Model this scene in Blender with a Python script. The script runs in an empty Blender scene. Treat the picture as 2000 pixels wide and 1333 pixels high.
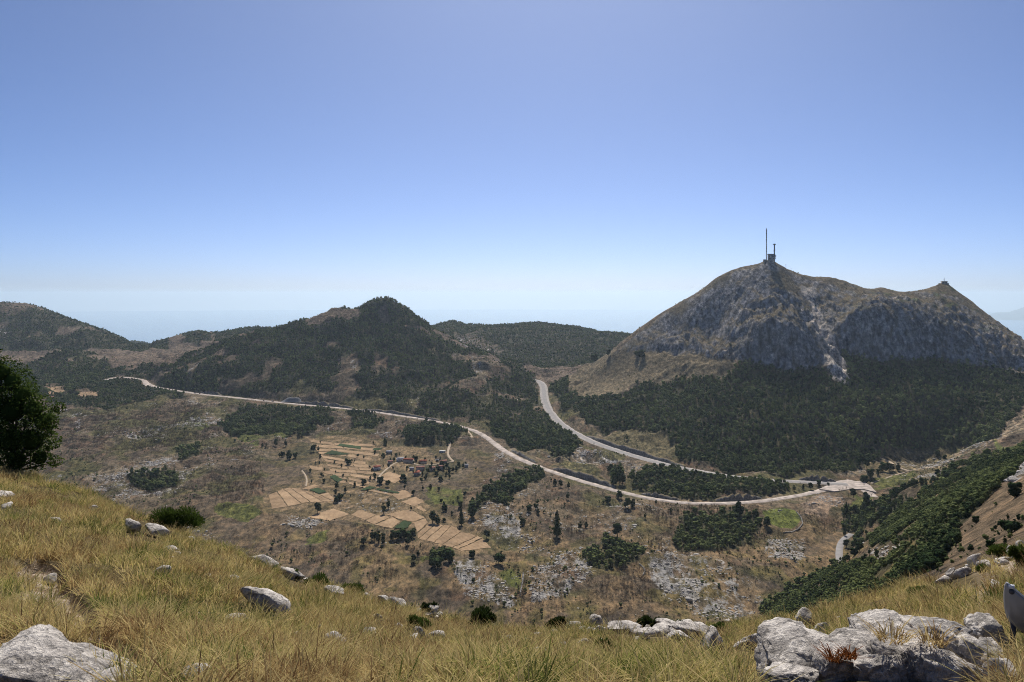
import bpy, bmesh, math, random
import numpy as np
from mathutils import Vector, Matrix

# ------------------------------------------------------------------ camera, sky, sun, exposure
F = 1600.0          # focal length in photo pixels (photo 2000 px wide)
H0 = 575.0          # photo row of the eye level
SUN_EL, SUN_AZ = math.radians(47), math.radians(4)     # azimuth measured from +Y towards +X

scn = bpy.context.scene
root_col = scn.collection
cam = bpy.data.cameras.new('camera')
cam.lens = 36.0 * F / 2000.0
cam.sensor_width = 36.0
cam.shift_y = -(666.5 - H0) / 2000.0
cam.clip_start = 0.1
cam.clip_end = 400000
camo = bpy.data.objects.new('camera', cam)
camo.location = (0, 0, 0)
camo.rotation_euler = (math.pi / 2, 0, 0)
root_col.objects.link(camo)
scn.camera = camo

world = bpy.data.worlds.new('World')
scn.world = world
world.use_nodes = True
wn = world.node_tree.nodes
wl = world.node_tree.links
sky = wn.new('ShaderNodeTexSky')
sky.sky_type = 'NISHITA'
sky.sun_disc = False
sky.sun_elevation = SUN_EL
sky.sun_rotation = SUN_AZ
sky.altitude = 3000
sky.air_density = 0.6
sky.dust_density = 10.0
sky.ozone_density = 8.5
wl.new(sky.outputs[0], wn['Background'].inputs[0])
wn['Background'].inputs[1].default_value = 0.107

sun = bpy.data.lights.new('sun', 'SUN')
sun.energy = 4.9
sun.angle = math.radians(0.53)
sun.color = (1.0, 0.94, 0.85)
suno = bpy.data.objects.new('sun', sun)
sdir = Vector((math.sin(SUN_AZ) * math.cos(SUN_EL), math.cos(SUN_AZ) * math.cos(SUN_EL), math.sin(SUN_EL)))
suno.rotation_euler = sdir.to_track_quat('Z', 'Y').to_euler()
suno.location = (0, 200, 400)
root_col.objects.link(suno)

vs = scn.view_settings
vs.view_transform = 'Standard'
vs.look = 'None'
vs.exposure = 0.14
vs.gamma = 1.0
vs.use_curve_mapping = False
scn.cycles.volume_bounces = 2
scn.cycles.max_bounces = 6
scn.cycles.diffuse_bounces = 2
scn.cycles.transparent_max_bounces = 4
scn.cycles.use_light_tree = False
scn.cycles.filter_width = 1.0
scn.cycles.use_denoising = True
scn.cycles.denoising_prefilter = 'NONE'

# ------------------------------------------------------------------ numeric helpers
def _hash(ix, iy, iz, seed):
    h = (ix * 374761393 + iy * 668265263 + iz * 2147483647 + seed * 1274126177) & 0xffffffff
    h = ((h ^ (h >> 13)) * 1274126177) & 0xffffffff
    h = ((h ^ (h >> 16)) * 2246822519) & 0xffffffff
    return ((h ^ (h >> 15)) & 0xffffff).astype(np.float32) / 16777215.0

def vnoise2(x, y, seed=0):
    xf = np.floor(x); yf = np.floor(y)
    ix = xf.astype(np.int64); iy = yf.astype(np.int64)
    fx = (x - xf); fy = (y - yf)
    fx = fx * fx * fx * (fx * (fx * 6 - 15) + 10); fy = fy * fy * fy * (fy * (fy * 6 - 15) + 10)
    a = _hash(ix, iy, 0, seed); b = _hash(ix + 1, iy, 0, seed)
    c = _hash(ix, iy + 1, 0, seed); d = _hash(ix + 1, iy + 1, 0, seed)
    return (a + (b - a) * fx + (c - a) * fy + (a - b - c + d) * fx * fy) * 2 - 1

def fbm2(x, y, octv=5, seed=0, gain=0.5, ridged=False):
    s = np.zeros(np.shape(x)); amp = 1.0; tot = 0
    for o in range(octv):
        n = vnoise2(x, y, seed + o * 17)
        if ridged:
            n = 1 - 2 * np.abs(n)
        s = s + n * amp; tot += amp
        x, y = x * 1.62 - y * 1.18 + 13.7, x * 1.18 + y * 1.62 + 7.1
        amp *= gain
    return s / tot

def vnoise3(x, y, z, seed=0):
    xf = np.floor(x); yf = np.floor(y); zf = np.floor(z)
    ix = xf.astype(np.int64); iy = yf.astype(np.int64); iz = zf.astype(np.int64)
    fx = x - xf; fy = y - yf; fz = z - zf
    fx = fx * fx * (3 - 2 * fx); fy = fy * fy * (3 - 2 * fy); fz = fz * fz * (3 - 2 * fz)
    r = 0
    for dz in (0, 1):
        a = _hash(ix, iy, iz + dz, seed); b = _hash(ix + 1, iy, iz + dz, seed)
        c = _hash(ix, iy + 1, iz + dz, seed); d = _hash(ix + 1, iy + 1, iz + dz, seed)
        v = a + (b - a) * fx + (c - a) * fy + (a - b - c + d) * fx * fy
        r = r + v * (fz if dz else 1 - fz)
    return r * 2 - 1

def fbm3(p, octv=4, seed=0, gain=0.5, ridged=False):
    x, y, z = p[:, 0], p[:, 1], p[:, 2]
    s = 0; amp = 1.0; tot = 0
    for o in range(octv):
        n = vnoise3(x, y, z, seed + o * 13)
        if ridged:
            n = 1 - 2 * np.abs(n)
        s = s + n * amp; tot += amp
        x, y, z = x * 2.03 + 5.1, y * 2.01 + 3.3, z * 2.05 + 9.7
        amp *= gain
    return s / tot

def sstep(a, b, x):
    t = np.clip((x - a) / (b - a), 0, 1)
    return t * t * (3 - 2 * t)

def inpoly(px, py, poly):
    res = np.zeros(px.shape, bool)
    P = np.array(poly, float)
    m = (px >= P[:, 0].min()) & (px <= P[:, 0].max()) & (py >= P[:, 1].min()) & (py <= P[:, 1].max())
    if not m.any():
        return res
    x = px[m]; y = py[m]; r = np.zeros(x.shape, bool)
    j = len(P) - 1
    for i in range(len(P)):
        xi, yi = P[i]; xj, yj = P[j]
        if yi != yj:
            r ^= ((yi > y) != (yj > y)) & (x < (xj - xi) * (y - yi) / (yj - yi) + xi)
        j = i
    res[m] = r
    return res

def densify(line, step):
    out = []
    for a, b in zip(line[:-1], line[1:]):
        d = math.hypot(a[0] - b[0], a[1] - b[1])
        n = max(1, int(round(d / step)))
        for k in range(n):
            t = k / n
            out.append(tuple(a[i] + (b[i] - a[i]) * t for i in range(len(a))))
    out.append(tuple(line[-1]))
    return out

# ------------------------------------------------------------------ landscape heights
# valley floor: distance at which the gently rising floor meets each sight line
VP = [700, 745, 760, 800, 850, 900, 950, 1000, 1100, 1200, 1330, 1500]
VY = [3300, 2890, 2770, 2490, 2182, 1910, 1685, 1506, 1243, 1063, 890, 720]
def yv(py):
    return float(np.interp(py, VP, VY))
def vline(pts):
    return [(x, y, yv(y)) for x, y in pts]

ROAD_LOW = vline([(283, 746), (287, 754), (330, 761), (390, 770), (470, 778), (560, 788), (640, 795), (720, 803), (800, 815), (870, 826),
                  (920, 838), (950, 852), (972, 873), (1010, 895), (1060, 915), (1120, 935), (1200, 958), (1270, 974), (1340, 983), (1420, 983),
                  (1480, 980), (1560, 968), (1620, 955), (1655, 946)])
ROAD_FAR = [(205, 743, 2900), (214, 738, 2950), (238, 736, 2960), (262, 739, 2930), (276, 742, 2910), (291, 742, 2910), (284, 749, 2860), (287, 754, 2815)]
ROAD_UP = [(1040, 742, 2950), (1062, 742, 2920), (1066, 748, 2870), (1060, 765, 2760), (1062, 785, 2620), (1072, 805, 2480), (1090, 825, 2350), (1120, 845, 2230),
           (1160, 865, 2110), (1210, 882, 2020), (1260, 897, 1930), (1310, 910, 1860), (1360, 920, 1810), (1420, 930, 1765), (1500, 938, 1735),
           (1580, 942, 1715), (1655, 946, 1700)]
ROAD_END = vline([(1655, 946), (1685, 951), (1702, 963), (1712, 978)])
ROAD_ASPHALT = vline([(1662, 1043), (1645, 1050), (1638, 1064), (1638, 1080), (1641, 1104), (1643, 1135)])

lines = []
# sky lines and hill shapes: (photo column, photo row, distance)
lines += [[(-300, 600, 4700), (-100, 597, 4650), (0, 594, 4600), (52, 592, 4500), (78, 604, 4500), (100, 607, 4450), (115, 616, 4450), (150, 628, 4400), (190, 641, 4350), (225, 657, 4300), (255, 672, 4250), (290, 690, 4100)]]
lines += [[(-300, 690, 3900), (0, 692, 3900), (100, 690, 3900), (200, 690, 3880), (260, 692, 3800)]]
lines += [[(-300, 640, 4200), (0, 640, 4200), (100, 650, 4150), (200, 668, 4050)]]
lines += [[(250, 664, 7000), (290, 672, 6800)]]
lines += [[(262, 674, 4800), (300, 669, 4500), (330, 661, 4300), (362, 652, 4250), (385, 645, 4200), (402, 648, 4200), (414, 654, 4250), (440, 648, 4400), (475, 642, 4450), (520, 641, 4450), (560, 640, 4450), (620, 645, 4450), (760, 640, 4450)]]
lines += [[(240, 700, 3500), (300, 702, 3500), (360, 700, 3500), (420, 700, 3500)]]
lines += [[(40, 725, 3250), (70, 710, 3330), (110, 693, 3350), (140, 689, 3350), (175, 694, 3330), (200, 706, 3280), (220, 730, 3150)]]
lines += [[(-300, 740, 3000), (0, 745, 2950), (60, 752, 2900), (130, 752, 2900), (200, 745, 2920)]]
lines += [[(-300, 708, 3620), (40, 708, 3620), (150, 706, 3620), (215, 706, 3500)]]
# the central hill
lines += [[(300, 743, 2840), (350, 718, 2900), (400, 691, 2980), (440, 669, 3030), (500, 652, 3060), (560, 641, 3080), (600, 631, 3090), (625, 615, 3100), (650, 602, 3110), (672, 599, 3110), (690, 603, 3110), (715, 596, 3110),
           (732, 590, 3110), (747, 587, 3110), (762, 590, 3110), (780, 600, 3100), (800, 617, 3080), (820, 632, 3060), (845, 648, 3030), (870, 668, 3000), (905, 690, 2960), (950, 703, 2900), (1000, 716, 2870), (1035, 738, 2930)]]
lines += [[(740, 640, 2980), (752, 700, 2790)], [(880, 735, 2720), (930, 760, 2600)], [(600, 690, 2880), (470, 735, 2760)]]
lines += [[(450, 735, 3600), (560, 735, 3600), (700, 735, 3600), (850, 725, 3550), (950, 718, 3500), (1050, 717, 3400), (1120, 717, 3350)]]
lines += [[(760, 650, 4500), (838, 642, 4500), (858, 634, 4500), (885, 629, 4500), (905, 636, 4500), (925, 641, 4520), (965, 641, 4550), (1005, 640, 4600), (1030, 634, 4600), (1055, 642, 4650), (1095, 640, 4700), (1120, 644, 4700), (1155, 653, 4700),
           (1180, 661, 4700), (1195, 668, 4700), (1260, 670, 4700), (1400, 660, 4800)]]
lines += [[(1195, 660, 6500), (1215, 652, 6500), (1240, 656, 6500)]]
lines += [[(1200, 717, 3500), (1350, 717, 3500)]]
# the rocky mountain
SKY_M = [(1108, 744, 2860), (1150, 715, 2830), (1190, 689, 2800), (1212, 668, 2780), (1250, 641, 2750), (1290, 613, 2720), (1312, 601, 2710), (1350, 583, 2680), (1368, 571, 2670), (1385, 555, 2660), (1405, 541, 2650), (1440, 525, 2630), (1475, 519, 2610),
         (1492, 510, 2600), (1503, 508, 2600), (1513, 511, 2600), (1535, 524, 2600), (1552, 536, 2600), (1575, 541, 2600), (1600, 543, 2610), (1622, 541, 2610), (1645, 547, 2610), (1668, 556, 2610), (1700, 567, 2610), (1722, 561, 2610),
         (1745, 568, 2610), (1765, 573, 2610), (1790, 571, 2600), (1820, 562, 2590), (1840, 553, 2580), (1848, 553, 2580), (1858, 560, 2580), (1875, 574, 2570), (1890, 582, 2570), (1920, 607, 2550), (1950, 630, 2540), (1975, 648, 2520), (2000, 667, 2500), (2100, 740, 2400), (2300, 860, 2200)]
lines += [SKY_M]
lines += [[(1240, 700, 3050), (1400, 640, 3000), (1500, 620, 2950), (1700, 640, 2950), (1850, 640, 2950), (2000, 720, 2850), (2300, 880, 2500)]]
lines += [[(1195, 693, 2700), (1260, 690, 2590), (1330, 690, 2480), (1390, 698, 2390), (1450, 706, 2305), (1500, 718, 2265), (1540, 722, 2245), (1580, 730, 2235)]]
lines += [[(1455, 670, 2335), (1490, 641, 2318), (1540, 634, 2298), (1578, 648, 2292)]]
lines += [[(1560, 548, 2575), (1576, 572, 2520), (1592, 612, 2440), (1604, 650, 2360), (1616, 690, 2280), (1642, 738, 2180)]]
lines += [[(1628, 650, 2345), (1655, 612, 2345), (1700, 613, 2335), (1760, 628, 2325), (1820, 640, 2315), (1900, 655, 2300), (1960, 680, 2270), (2050, 720, 2200), (2300, 800, 2000)]]
lines += [[(1640, 680, 2300), (1700, 692, 2290), (1760, 699, 2278), (1820, 704, 2265), (1900, 717, 2245), (1960, 728, 2215), (2050, 750, 2140), (2300, 830, 1930)]]
lines += [[(1505, 560, 2490), (1520, 600, 2400)], [(1300, 640, 2640), (1400, 640, 2500)]]
lines += [[(1112, 790, 2480), (1200, 795, 2340), (1300, 800, 2250), (1400, 800, 2150), (1500, 800, 2080), (1600, 805, 2060), (1700, 812, 2030), (1800, 805, 2060), (1900, 795, 2060), (2000, 785, 2030), (2300, 840, 1850)]]
lines += [[(1150, 745, 2700), (1250, 735, 2500), (1350, 730, 2390)]]
lines += [[(1300, 860, 2060), (1400, 885, 1940), (1500, 925, 1790), (1600, 925, 1790), (1700, 893, 1940), (1800, 882, 2000), (1900, 868, 1950), (1960, 832, 1900), (2000, 815, 1850), (2300, 820, 1700)]]
lines += [[(1690, 580, 2485), (1740, 582, 2485), (1790, 582, 2485)], [(248, 688, 4450), (285, 690, 4450)], [(255, 692, 4330), (300, 688, 4330)], [(265, 692, 4620), (290, 690, 4620)]]
# valley floor
lines += [vline([(-300, 1200), (1480, 1200)]), vline([(-300, 1100), (1610, 1100)]), vline([(-300, 1000), (1640, 1000)]), vline([(-300, 950), (920, 950)]), vline([(1050, 950), (1150, 950)]),
          vline([(-300, 900), (950, 900)]), vline([(-300, 850), (880, 850)]), vline([(-300, 800), (640, 800)]), vline([(-300, 775), (330, 775)]), vline([(1720, 950), (1800, 910), (1860, 895)]), vline([(-300, 1330), (1300, 1330)])]
lines += [ROAD_LOW, ROAD_UP, ROAD_FAR, ROAD_ASPHALT]
# the near flank on the right
lines += [[(1660, 1035, 1370), (1720, 980, 1300), (1850, 925, 1250), (2000, 880, 1200), (2300, 800, 1100)]]
lines += [[(1850, 940, 1520), (2000, 925, 1500), (2300, 850, 1400)], [(2000, 850, 1720), (2300, 830, 1600)]]
lines += [[(1480, 1222, 900), (1600, 1180, 700), (1750, 1130, 450), (1870, 1090, 280), (2000, 1045, 190), (2300, 900, 150)]]
lines += [[(1700, 1062, 800), (1850, 1000, 500), (2000, 940, 440), (2300, 800, 380)], [(1800, 965, 950), (2000, 900, 800)]]
# ground falling away below the viewpoint
lines += [[(-300, 1150, 130), (400, 1250, 130), (1000, 1500, 130), (1500, 1450, 130), (1800, 1250, 125), (2000, 1180, 110), (2300, 950, 100)]]
lines += [[(-300, 1150, 400), (400, 1350, 400), (1000, 1400, 400), (1500, 1370, 420)], [(-300, 1200, 700), (400, 1300, 700), (1300, 1320, 700)]]
# beyond the ridges the land drops to the sea
for Yd, Zd in ((5600, -620), (9500, -1720)):
    lines += [[(x, H0 - F * Zd / Yd, Yd) for x in range(-300, 2301, 60)]]

cp = []
for L in lines:
    cp += densify(L, 17)
cp = np.array(cp)
cs = (cp[:, 0] - 1000) / F
ct = np.log(cp[:, 2])
cz = -(cp[:, 1] - H0) / F * cp[:, 2]
key = {}
for i in range(len(cp)):
    key[(round(cs[i] * 400), round(ct[i] * 400))] = i
ii = np.array(sorted(key.values()))
cs, ct, cz = cs[ii], ct[ii], cz[ii]
def rbf_fit(s, t, z, lam=1e-4):
    n = len(s)
    D = np.hypot(s[:, None] - s[None], t[:, None] - t[None])
    A = np.zeros((n + 1, n + 1))
    A[:n, :n] = -D
    A[np.arange(n), np.arange(n)] += lam
    A[:n, n] = 1; A[n, :n] = 1
    return np.linalg.solve(A, np.append(z, 0))
def rbf_eval(s, t, z, w, S, T):
    out = np.empty(S.size)
    S = S.ravel().astype(np.float32); T = T.ravel().astype(np.float32)
    s = s.astype(np.float32); t = t.astype(np.float32); wf = w[:-1].astype(np.float32)
    for k in range(0, S.size, 8192):
        d = np.sqrt((S[k:k + 8192, None] - s) ** 2 + (T[k:k + 8192, None] - t) ** 2)
        out[k:k + 8192] = w[-1] - d @ wf
    return out
rw = rbf_fit(cs, ct, cz)

PXC = np.arange(-300, 2301, 3.0)
rows = [np.geomspace(105, 800, 110, endpoint=False), np.geomspace(800, 1400, 130, endpoint=False), np.linspace(1400, 2180, 200, endpoint=False), np.linspace(2180, 2400, 64, endpoint=False),
        np.linspace(2400, 3150, 150, endpoint=False), np.geomspace(3150, 5000, 130, endpoint=False), np.geomspace(5000, 9500, 25)]
YR = np.concatenate(rows)
NR, NC = len(YR), len(PXC)
cc = np.arange(-300, 2313, 12.0)
Sg, Tg = np.meshgrid((cc - 1000) / F, np.log(YR))
Zc = rbf_eval(cs, ct, cz, rw, Sg, Tg).reshape(NR, len(cc))
k0 = np.clip(((PXC + 300) / 12).astype(int), 0, len(cc) - 2)
fr = (PXC + 300) / 12 - k0
ZB = Zc[:, k0] * (1 - fr) + Zc[:, k0 + 1] * fr
# soften the interpolation creases a little along the columns and rows
for _ in range(2):
    ZB[:, 1:-1] = (ZB[:, :-2] + 2 * ZB[:, 1:-1] + ZB[:, 2:]) / 4

def colz(Zgrid, px):
    c = (px + 300) / 3.0
    i = int(min(max(math.floor(c), 0), NC - 2)); f_ = min(max(c - i, 0), 1)
    return Zgrid[:, i] * (1 - f_) + Zgrid[:, i + 1] * f_
def hit(px, py, Zgrid, ymin=100, ymax=9500):
    """where the sight line through a photo point first meets the ground"""
    z = colz(Zgrid, px)
    p = H0 - F * z / YR
    ok = np.where((YR >= ymin) & (YR <= ymax) & (p <= py))[0]
    if len(ok) == 0:
        i = int(np.argmin(np.where((YR >= ymin) & (YR <= ymax), p, 1e9)))
        Y = YR[i]
    else:
        i = ok[0]
        if i == 0 or YR[i - 1] < ymin:
            Y = YR[i]
        else:
            t = (p[i - 1] - py) / max(p[i - 1] - p[i], 1e-6)
            Y = YR[i - 1] + (YR[i] - YR[i - 1]) * min(max(t, 0), 1)
    zz = float(np.interp(Y, YR, z))
    return Vector(((px - 1000) / F * Y, Y, zz))
def ground(X, Y, Zgrid):
    X = np.asarray(X, float); Y = np.asarray(Y, float)
    px = X / Y * F + 1000
    c = np.clip((px + 300) / 3.0, 0, NC - 1.001); r = np.clip(np.interp(Y, YR, np.arange(NR)), 0, NR - 1.001)
    i = c.astype(int); j = r.astype(int); a = c - i; b = r - j
    return (Zgrid[j, i] * (1 - a) + Zgrid[j, i + 1] * a) * (1 - b) + (Zgrid[j + 1, i] * (1 - a) + Zgrid[j + 1, i + 1] * a) * b

PXG, YG = np.meshgrid(PXC, YR)
XG = (PXG - 1000) / F * YG
PYG = H0 - F * ZB / YG
# smooth joint between photo rows and world regions: jittered coordinates give natural outlines
jx = fbm2(XG / 60, YG / 60, 4, 3) * 16
jy = fbm2(XG / 60, YG / 60, 4, 31) * 10
JPX, JPY = PXG + jx, PYG + jy
def region(poly, y0=0, y1=1e9):
    return inpoly(JPX, JPY, poly) & (YG >= y0) & (YG <= y1)

ROCK = [(1185, 695), (1212, 660), (1250, 630), (1310, 590), (1365, 560), (1400, 530), (1440, 515), (1505, 490), (1560, 525), (1660, 540), (1845, 540), (1920, 595), (2000, 655), (2310, 850), (2310, 860), (2050, 735), (1960, 722), (1900, 716), (1820, 706),
        (1760, 699), (1700, 694), (1640, 690), (1648, 742), (1600, 715), (1580, 731), (1540, 724), (1500, 718), (1430, 704), (1390, 697), (1330, 692), (1250, 692)]
GRASSM = [(1100, 745), (1190, 688), (1260, 690), (1390, 697), (1440, 712), (1440, 735), (1390, 738), (1340, 742), (1300, 755), (1250, 752), (1205, 775), (1175, 772), (1145, 778), (1110, 765)]
MEADOW_R = [(1170, 850), (1230, 838), (1300, 850), (1315, 868), (1320, 900), (1290, 903), (1220, 878), (1180, 862)]
F_MOUNT = [(1070, 745), (1105, 755), (1140, 782), (1180, 772), (1205, 778), (1260, 755), (1300, 752), (1340, 742), (1390, 736), (1440, 712), (1500, 720), (1580, 731), (1648, 745), (1636, 690), (1700, 693), (1760, 699), (1820, 706), (1900, 716), (1960, 722), (2050, 735), (2310, 850),
           (2310, 840), (2000, 800), (1965, 822), (1935, 865), (1860, 882), (1790, 886), (1730, 890), (1690, 905), (1662, 926), (1560, 928), (1500, 929), (1400, 916), (1325, 902), (1315, 868), (1300, 850), (1230, 838), (1175, 846), (1140, 815), (1095, 795), (1075, 765)]
F_HILL = [(285, 740), (350, 708), (440, 660), (520, 640), (600, 622), (650, 592), (745, 575), (790, 595), (840, 635), (905, 680), (1000, 706), (1050, 735), (1057, 790), (1078, 820), (1120, 850), (1130, 872), (1085, 875), (1040, 885), (1010, 885), (985, 865), (955, 843), (925, 830), (870, 820),
          (800, 808), (720, 797), (640, 785), (600, 772), (540, 768), (470, 770), (390, 762), (330, 753)]
CLEAR = [[(590, 625), (640, 600), (690, 605), (665, 630), (620, 650), (600, 645)], [(725, 615), (755, 600), (765, 630), (740, 640)], [(665, 700), (700, 695), (705, 735), (680, 755), (655, 735)], [(630, 665), (655, 660), (650, 680), (620, 680)], [(500, 735), (560, 705), (570, 700), (540, 715), (510, 745), (440, 765), (430, 758)],
         [(785, 790), (815, 775), (822, 795), (810, 803)], [(905, 690), (960, 702), (1000, 720), (990, 740), (960, 735), (940, 745), (920, 730)], [(600, 770), (760, 780), (760, 798), (640, 790), (540, 785), (500, 775)], [(775, 630), (815, 640), (850, 660), (820, 655)],
         [(640, 745), (690, 740), (700, 765), (650, 770)], [(350, 735), (430, 690), (440, 695), (360, 745)]]
F_PATCH = [[(428, 830), (470, 795), (560, 795), (640, 802), (655, 818), (620, 840), (590, 862), (540, 858), (500, 850), (450, 858)], [(672, 812), (720, 803), (742, 820), (735, 838), (690, 838)], [(783, 845), (830, 822), (880, 828), (908, 838), (900, 862), (875, 872), (862, 884), (815, 882), (790, 868)],
           [(915, 1000), (960, 950), (985, 930), (1050, 915), (1068, 935), (1020, 962), (985, 992), (955, 985), (930, 1008)], [(1228, 935), (1300, 912), (1360, 926), (1440, 922), (1480, 942), (1440, 972), (1390, 980), (1330, 978), (1240, 958)],
           [(1440, 955), (1480, 940), (1535, 940), (1545, 962), (1490, 975), (1450, 972)], [(1310, 1045), (1340, 1015), (1400, 1003), (1472, 1010), (1482, 1045), (1440, 1072), (1380, 1078), (1320, 1072)], [(1138, 1098), (1170, 1068), (1240, 1062), (1252, 1085), (1210, 1112), (1150, 1118)],
           [(1070, 870), (1085, 850), (1130, 862), (1135, 880), (1110, 890), (1085, 885)], [(1190, 925), (1215, 915), (1220, 945), (1195, 948)], [(770, 1040), (790, 1035), (812, 1050), (800, 1062), (770, 1058)], [(820, 895), (860, 893), (912, 905), (895, 925), (860, 935), (830, 932), (815, 915)],
           [(345, 885), (380, 872), (390, 890), (355, 905)], [(560, 880), (600, 865), (625, 885), (580, 905)], [(835, 1085), (880, 1075), (885, 1100), (850, 1112)], [(250, 940), (330, 925), (350, 950), (290, 965)]]
F_LEFT = [(-310, 690), (40, 706), (110, 690), (150, 686), (205, 704), (225, 735), (215, 742), (240, 745), (285, 752), (340, 766), (375, 776), (300, 785), (230, 800), (200, 803), (110, 790), (60, 775), (-310, 760)]
F_LEFT2 = [(205, 735), (215, 725), (280, 718), (320, 722), (350, 712), (300, 742), (285, 740), (230, 733)]
CLEAR_L = [[(85, 730), (125, 705), (140, 700), (150, 710), (110, 722)], [(85, 758), (125, 755), (130, 772), (90, 770)], [(150, 765), (195, 765), (190, 776), (150, 775)], [(20, 715), (80, 700), (85, 706), (30, 722)]]
F_NEAR_ = None
F_NEAR = [(1470, 1225), (1500, 1180), (1560, 1150), (1610, 1115), (1650, 1105), (1655, 1060), (1640, 1040), (1650, 1010), (1690, 975), (1740, 950), (1830, 945), (1850, 920), (1930, 905), (2010, 880), (2010, 898), (1975, 930), (1935, 965), (1900, 1010), (1880, 1040), (1865, 1075), (1830, 1112), (1790, 1135), (1680, 1175), (1560, 1215)]
CLEAR_N = [[(1655, 1065), (1690, 1055), (1740, 1068), (1795, 1052), (1800, 1060), (1740, 1095), (1700, 1118), (1650, 1100)], [(1830, 1014), (1880, 982), (1892, 990), (1845, 1020)], [(1745, 985), (1770, 975), (1800, 980), (1760, 995)], [(1700, 1130), (1740, 1112), (1750, 1118), (1715, 1140)], [(1690, 1040), (1720, 1028), (1730, 1036), (1700, 1048)], [(1770, 1020), (1800, 1005), (1795, 1020), (1775, 1030)]]
SLOPE_R = [(1975, 925), (2310, 780), (2310, 1200), (1830, 1140), (1860, 1075), (1900, 1010), (1935, 965)]

m_rock = region(ROCK, 2100, 2700)
m_grassm = region(GRASSM, 2300, 2900)
far = YG > 3150
m_forest = np.zeros(PXG.shape)
m_forest[region(F_MOUNT, 1700, 2900) & ~m_grassm] = 1
m_forest[region(F_HILL, 2000, 3300)] = 1
m_forest[region(F_LEFT, 2400, 3450)] = 1
m_forest[region(F_LEFT2, 2800, 3450)] = .7
for p in F_PATCH:
    m_forest[region(p, 900, 2700)] = 1
m_forest[region(F_NEAR, 180, 1500)] = 1
for p in CLEAR + CLEAR_L + CLEAR_N:
    m_forest[region(p)] *= .18
m_forest[region(MEADOW_R, 1700, 2300)] = 0.0
nz = fbm2(XG / 90, YG / 90, 4, 77)
hillm = region(F_HILL, 2000, 3300)
m_forest = np.where(hillm, m_forest * sstep(-.42, -.2, nz), m_forest)
# far woods
farw = sstep(-.25, .05, fbm2(XG / 160, YG / 160, 4, 5))
rf = far & (PXG > 640)
m_forest[rf] = np.maximum(m_forest, 0.95)[rf]
m_forest[rf & region([(880, 660), (930, 655), (985, 690), (950, 700), (905, 680)])] *= .35
lf = far & (PXG < 330) & (PYG < 688)
m_forest[lf] = (0.92 * sstep(-.5, -.2, fbm2(XG / 120, YG / 120, 4, 8)))[lf]
m_forest[far & region([(-310, 600), (0, 585), (70, 585), (80, 600), (20, 615), (-310, 640)])] *= .25
m_forest[far & region([(355, 640), (415, 640), (412, 665), (390, 680), (355, 670)])] = .95
m_forest[far & region([(415, 650), (470, 635), (600, 630), (600, 660), (430, 690)])] = .9

# ragged wood edges: soften the outlines and break them up with noise
_soft = m_forest.copy()
for _ in range(5):
    _soft[1:-1, 1:-1] = (_soft[1:-1, 1:-1] * 2 + _soft[:-2, 1:-1] + _soft[2:, 1:-1] + _soft[1:-1, :-2] + _soft[1:-1, 2:]) / 6
_rag = fbm2(XG / 26, YG / 34, 4, 83) * .75
m_forest = np.where(far, m_forest, np.clip(sstep(.28, .62, _soft + _rag * (1 - np.abs(2 * _soft - 1)) * 1.0) , 0, 1) * np.where(m_forest > 0, np.maximum(m_forest, .6), 1))
_gap = fbm2(XG / 34, YG / 46, 4, 84)
m_forest = np.where(far, m_forest, m_forest * (1 - np.where(YG > 1700, .35, np.where((PXG > 1480) & (YG < 1450), .95, .6)) * sstep(np.where((PXG > 1480) & (YG < 1450), .2, .34), np.where((PXG > 1480) & (YG < 1450), .34, .5), _gap)))

# roads in plan, before the fine relief
def road_path(pts, step=9):
    d = densify([(p[0], p[1], p[2]) for p in pts], step)
    W = np.array([((x - 1000) / F * y, y, -(py - H0) / F * y) for x, py, y in d])
    for _ in range(6):
        W[1:-1] = (W[:-2] + 2 * W[1:-1] + W[2:]) / 4
    return W
PATHS = {'low': road_path(ROAD_LOW), 'up': road_path(ROAD_UP), 'far': road_path(ROAD_FAR), 'end': road_path(ROAD_END), 'asphalt': road_path(ROAD_ASPHALT)}
dist = np.full(PXG.shape, 1e9); rz = np.zeros(PXG.shape)
for k, W in PATHS.items():
    x0, x1, y0, y1 = W[:, 0].min() - 70, W[:, 0].max() + 70, W[:, 1].min() - 70, W[:, 1].max() + 70
    m = (XG > x0) & (XG < x1) & (YG > y0) & (YG < y1)
    X, Y = XG[m], YG[m]
    bd = np.full(X.shape, 1e9); bz = np.zeros(X.shape)
    for a, b in zip(W[:-1], W[1:]):
        ab = b - a
        t = np.clip(((X - a[0]) * ab[0] + (Y - a[1]) * ab[1]) / max(ab[0] ** 2 + ab[1] ** 2, 1e-6), 0, 1)
        d = np.hypot(X - a[0] - ab[0] * t, Y - a[1] - ab[1] * t)
        u = d < bd
        bd[u] = d[u]; bz[u] = (a[2] + ab[2] * t)[u]
    u = bd < dist[m]
    tmp = dist[m]; tmp[u] = bd[u]; dist[m] = tmp
    tmp = rz[m]; tmp[u] = bz[u]; rz[m] = tmp
FIELDZ = [(515, 890), (600, 850), (700, 848), (800, 870), (960, 870), (970, 930), (900, 960), (860, 990), (970, 1075), (960, 1095), (880, 1090), (740, 1030), (600, 1015), (515, 1005)]
KNOLL = [(625, 990), (690, 960), (750, 955), (790, 975), (780, 1000), (700, 1005)]
fieldm = inpoly(PXG, PYG, FIELDZ) & (YG > 1000) & (YG < 2700)
fl = fieldm.astype(float)
for _ in range(8):
    fl[1:-1, 1:-1] = (fl[1:-1, 1:-1] * 2 + fl[:-2, 1:-1] + fl[2:, 1:-1] + fl[1:-1, :-2] + fl[1:-1, 2:]) / 6
calm = (1 - 0.93 * fl) * sstep(14, 70, dist)

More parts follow.
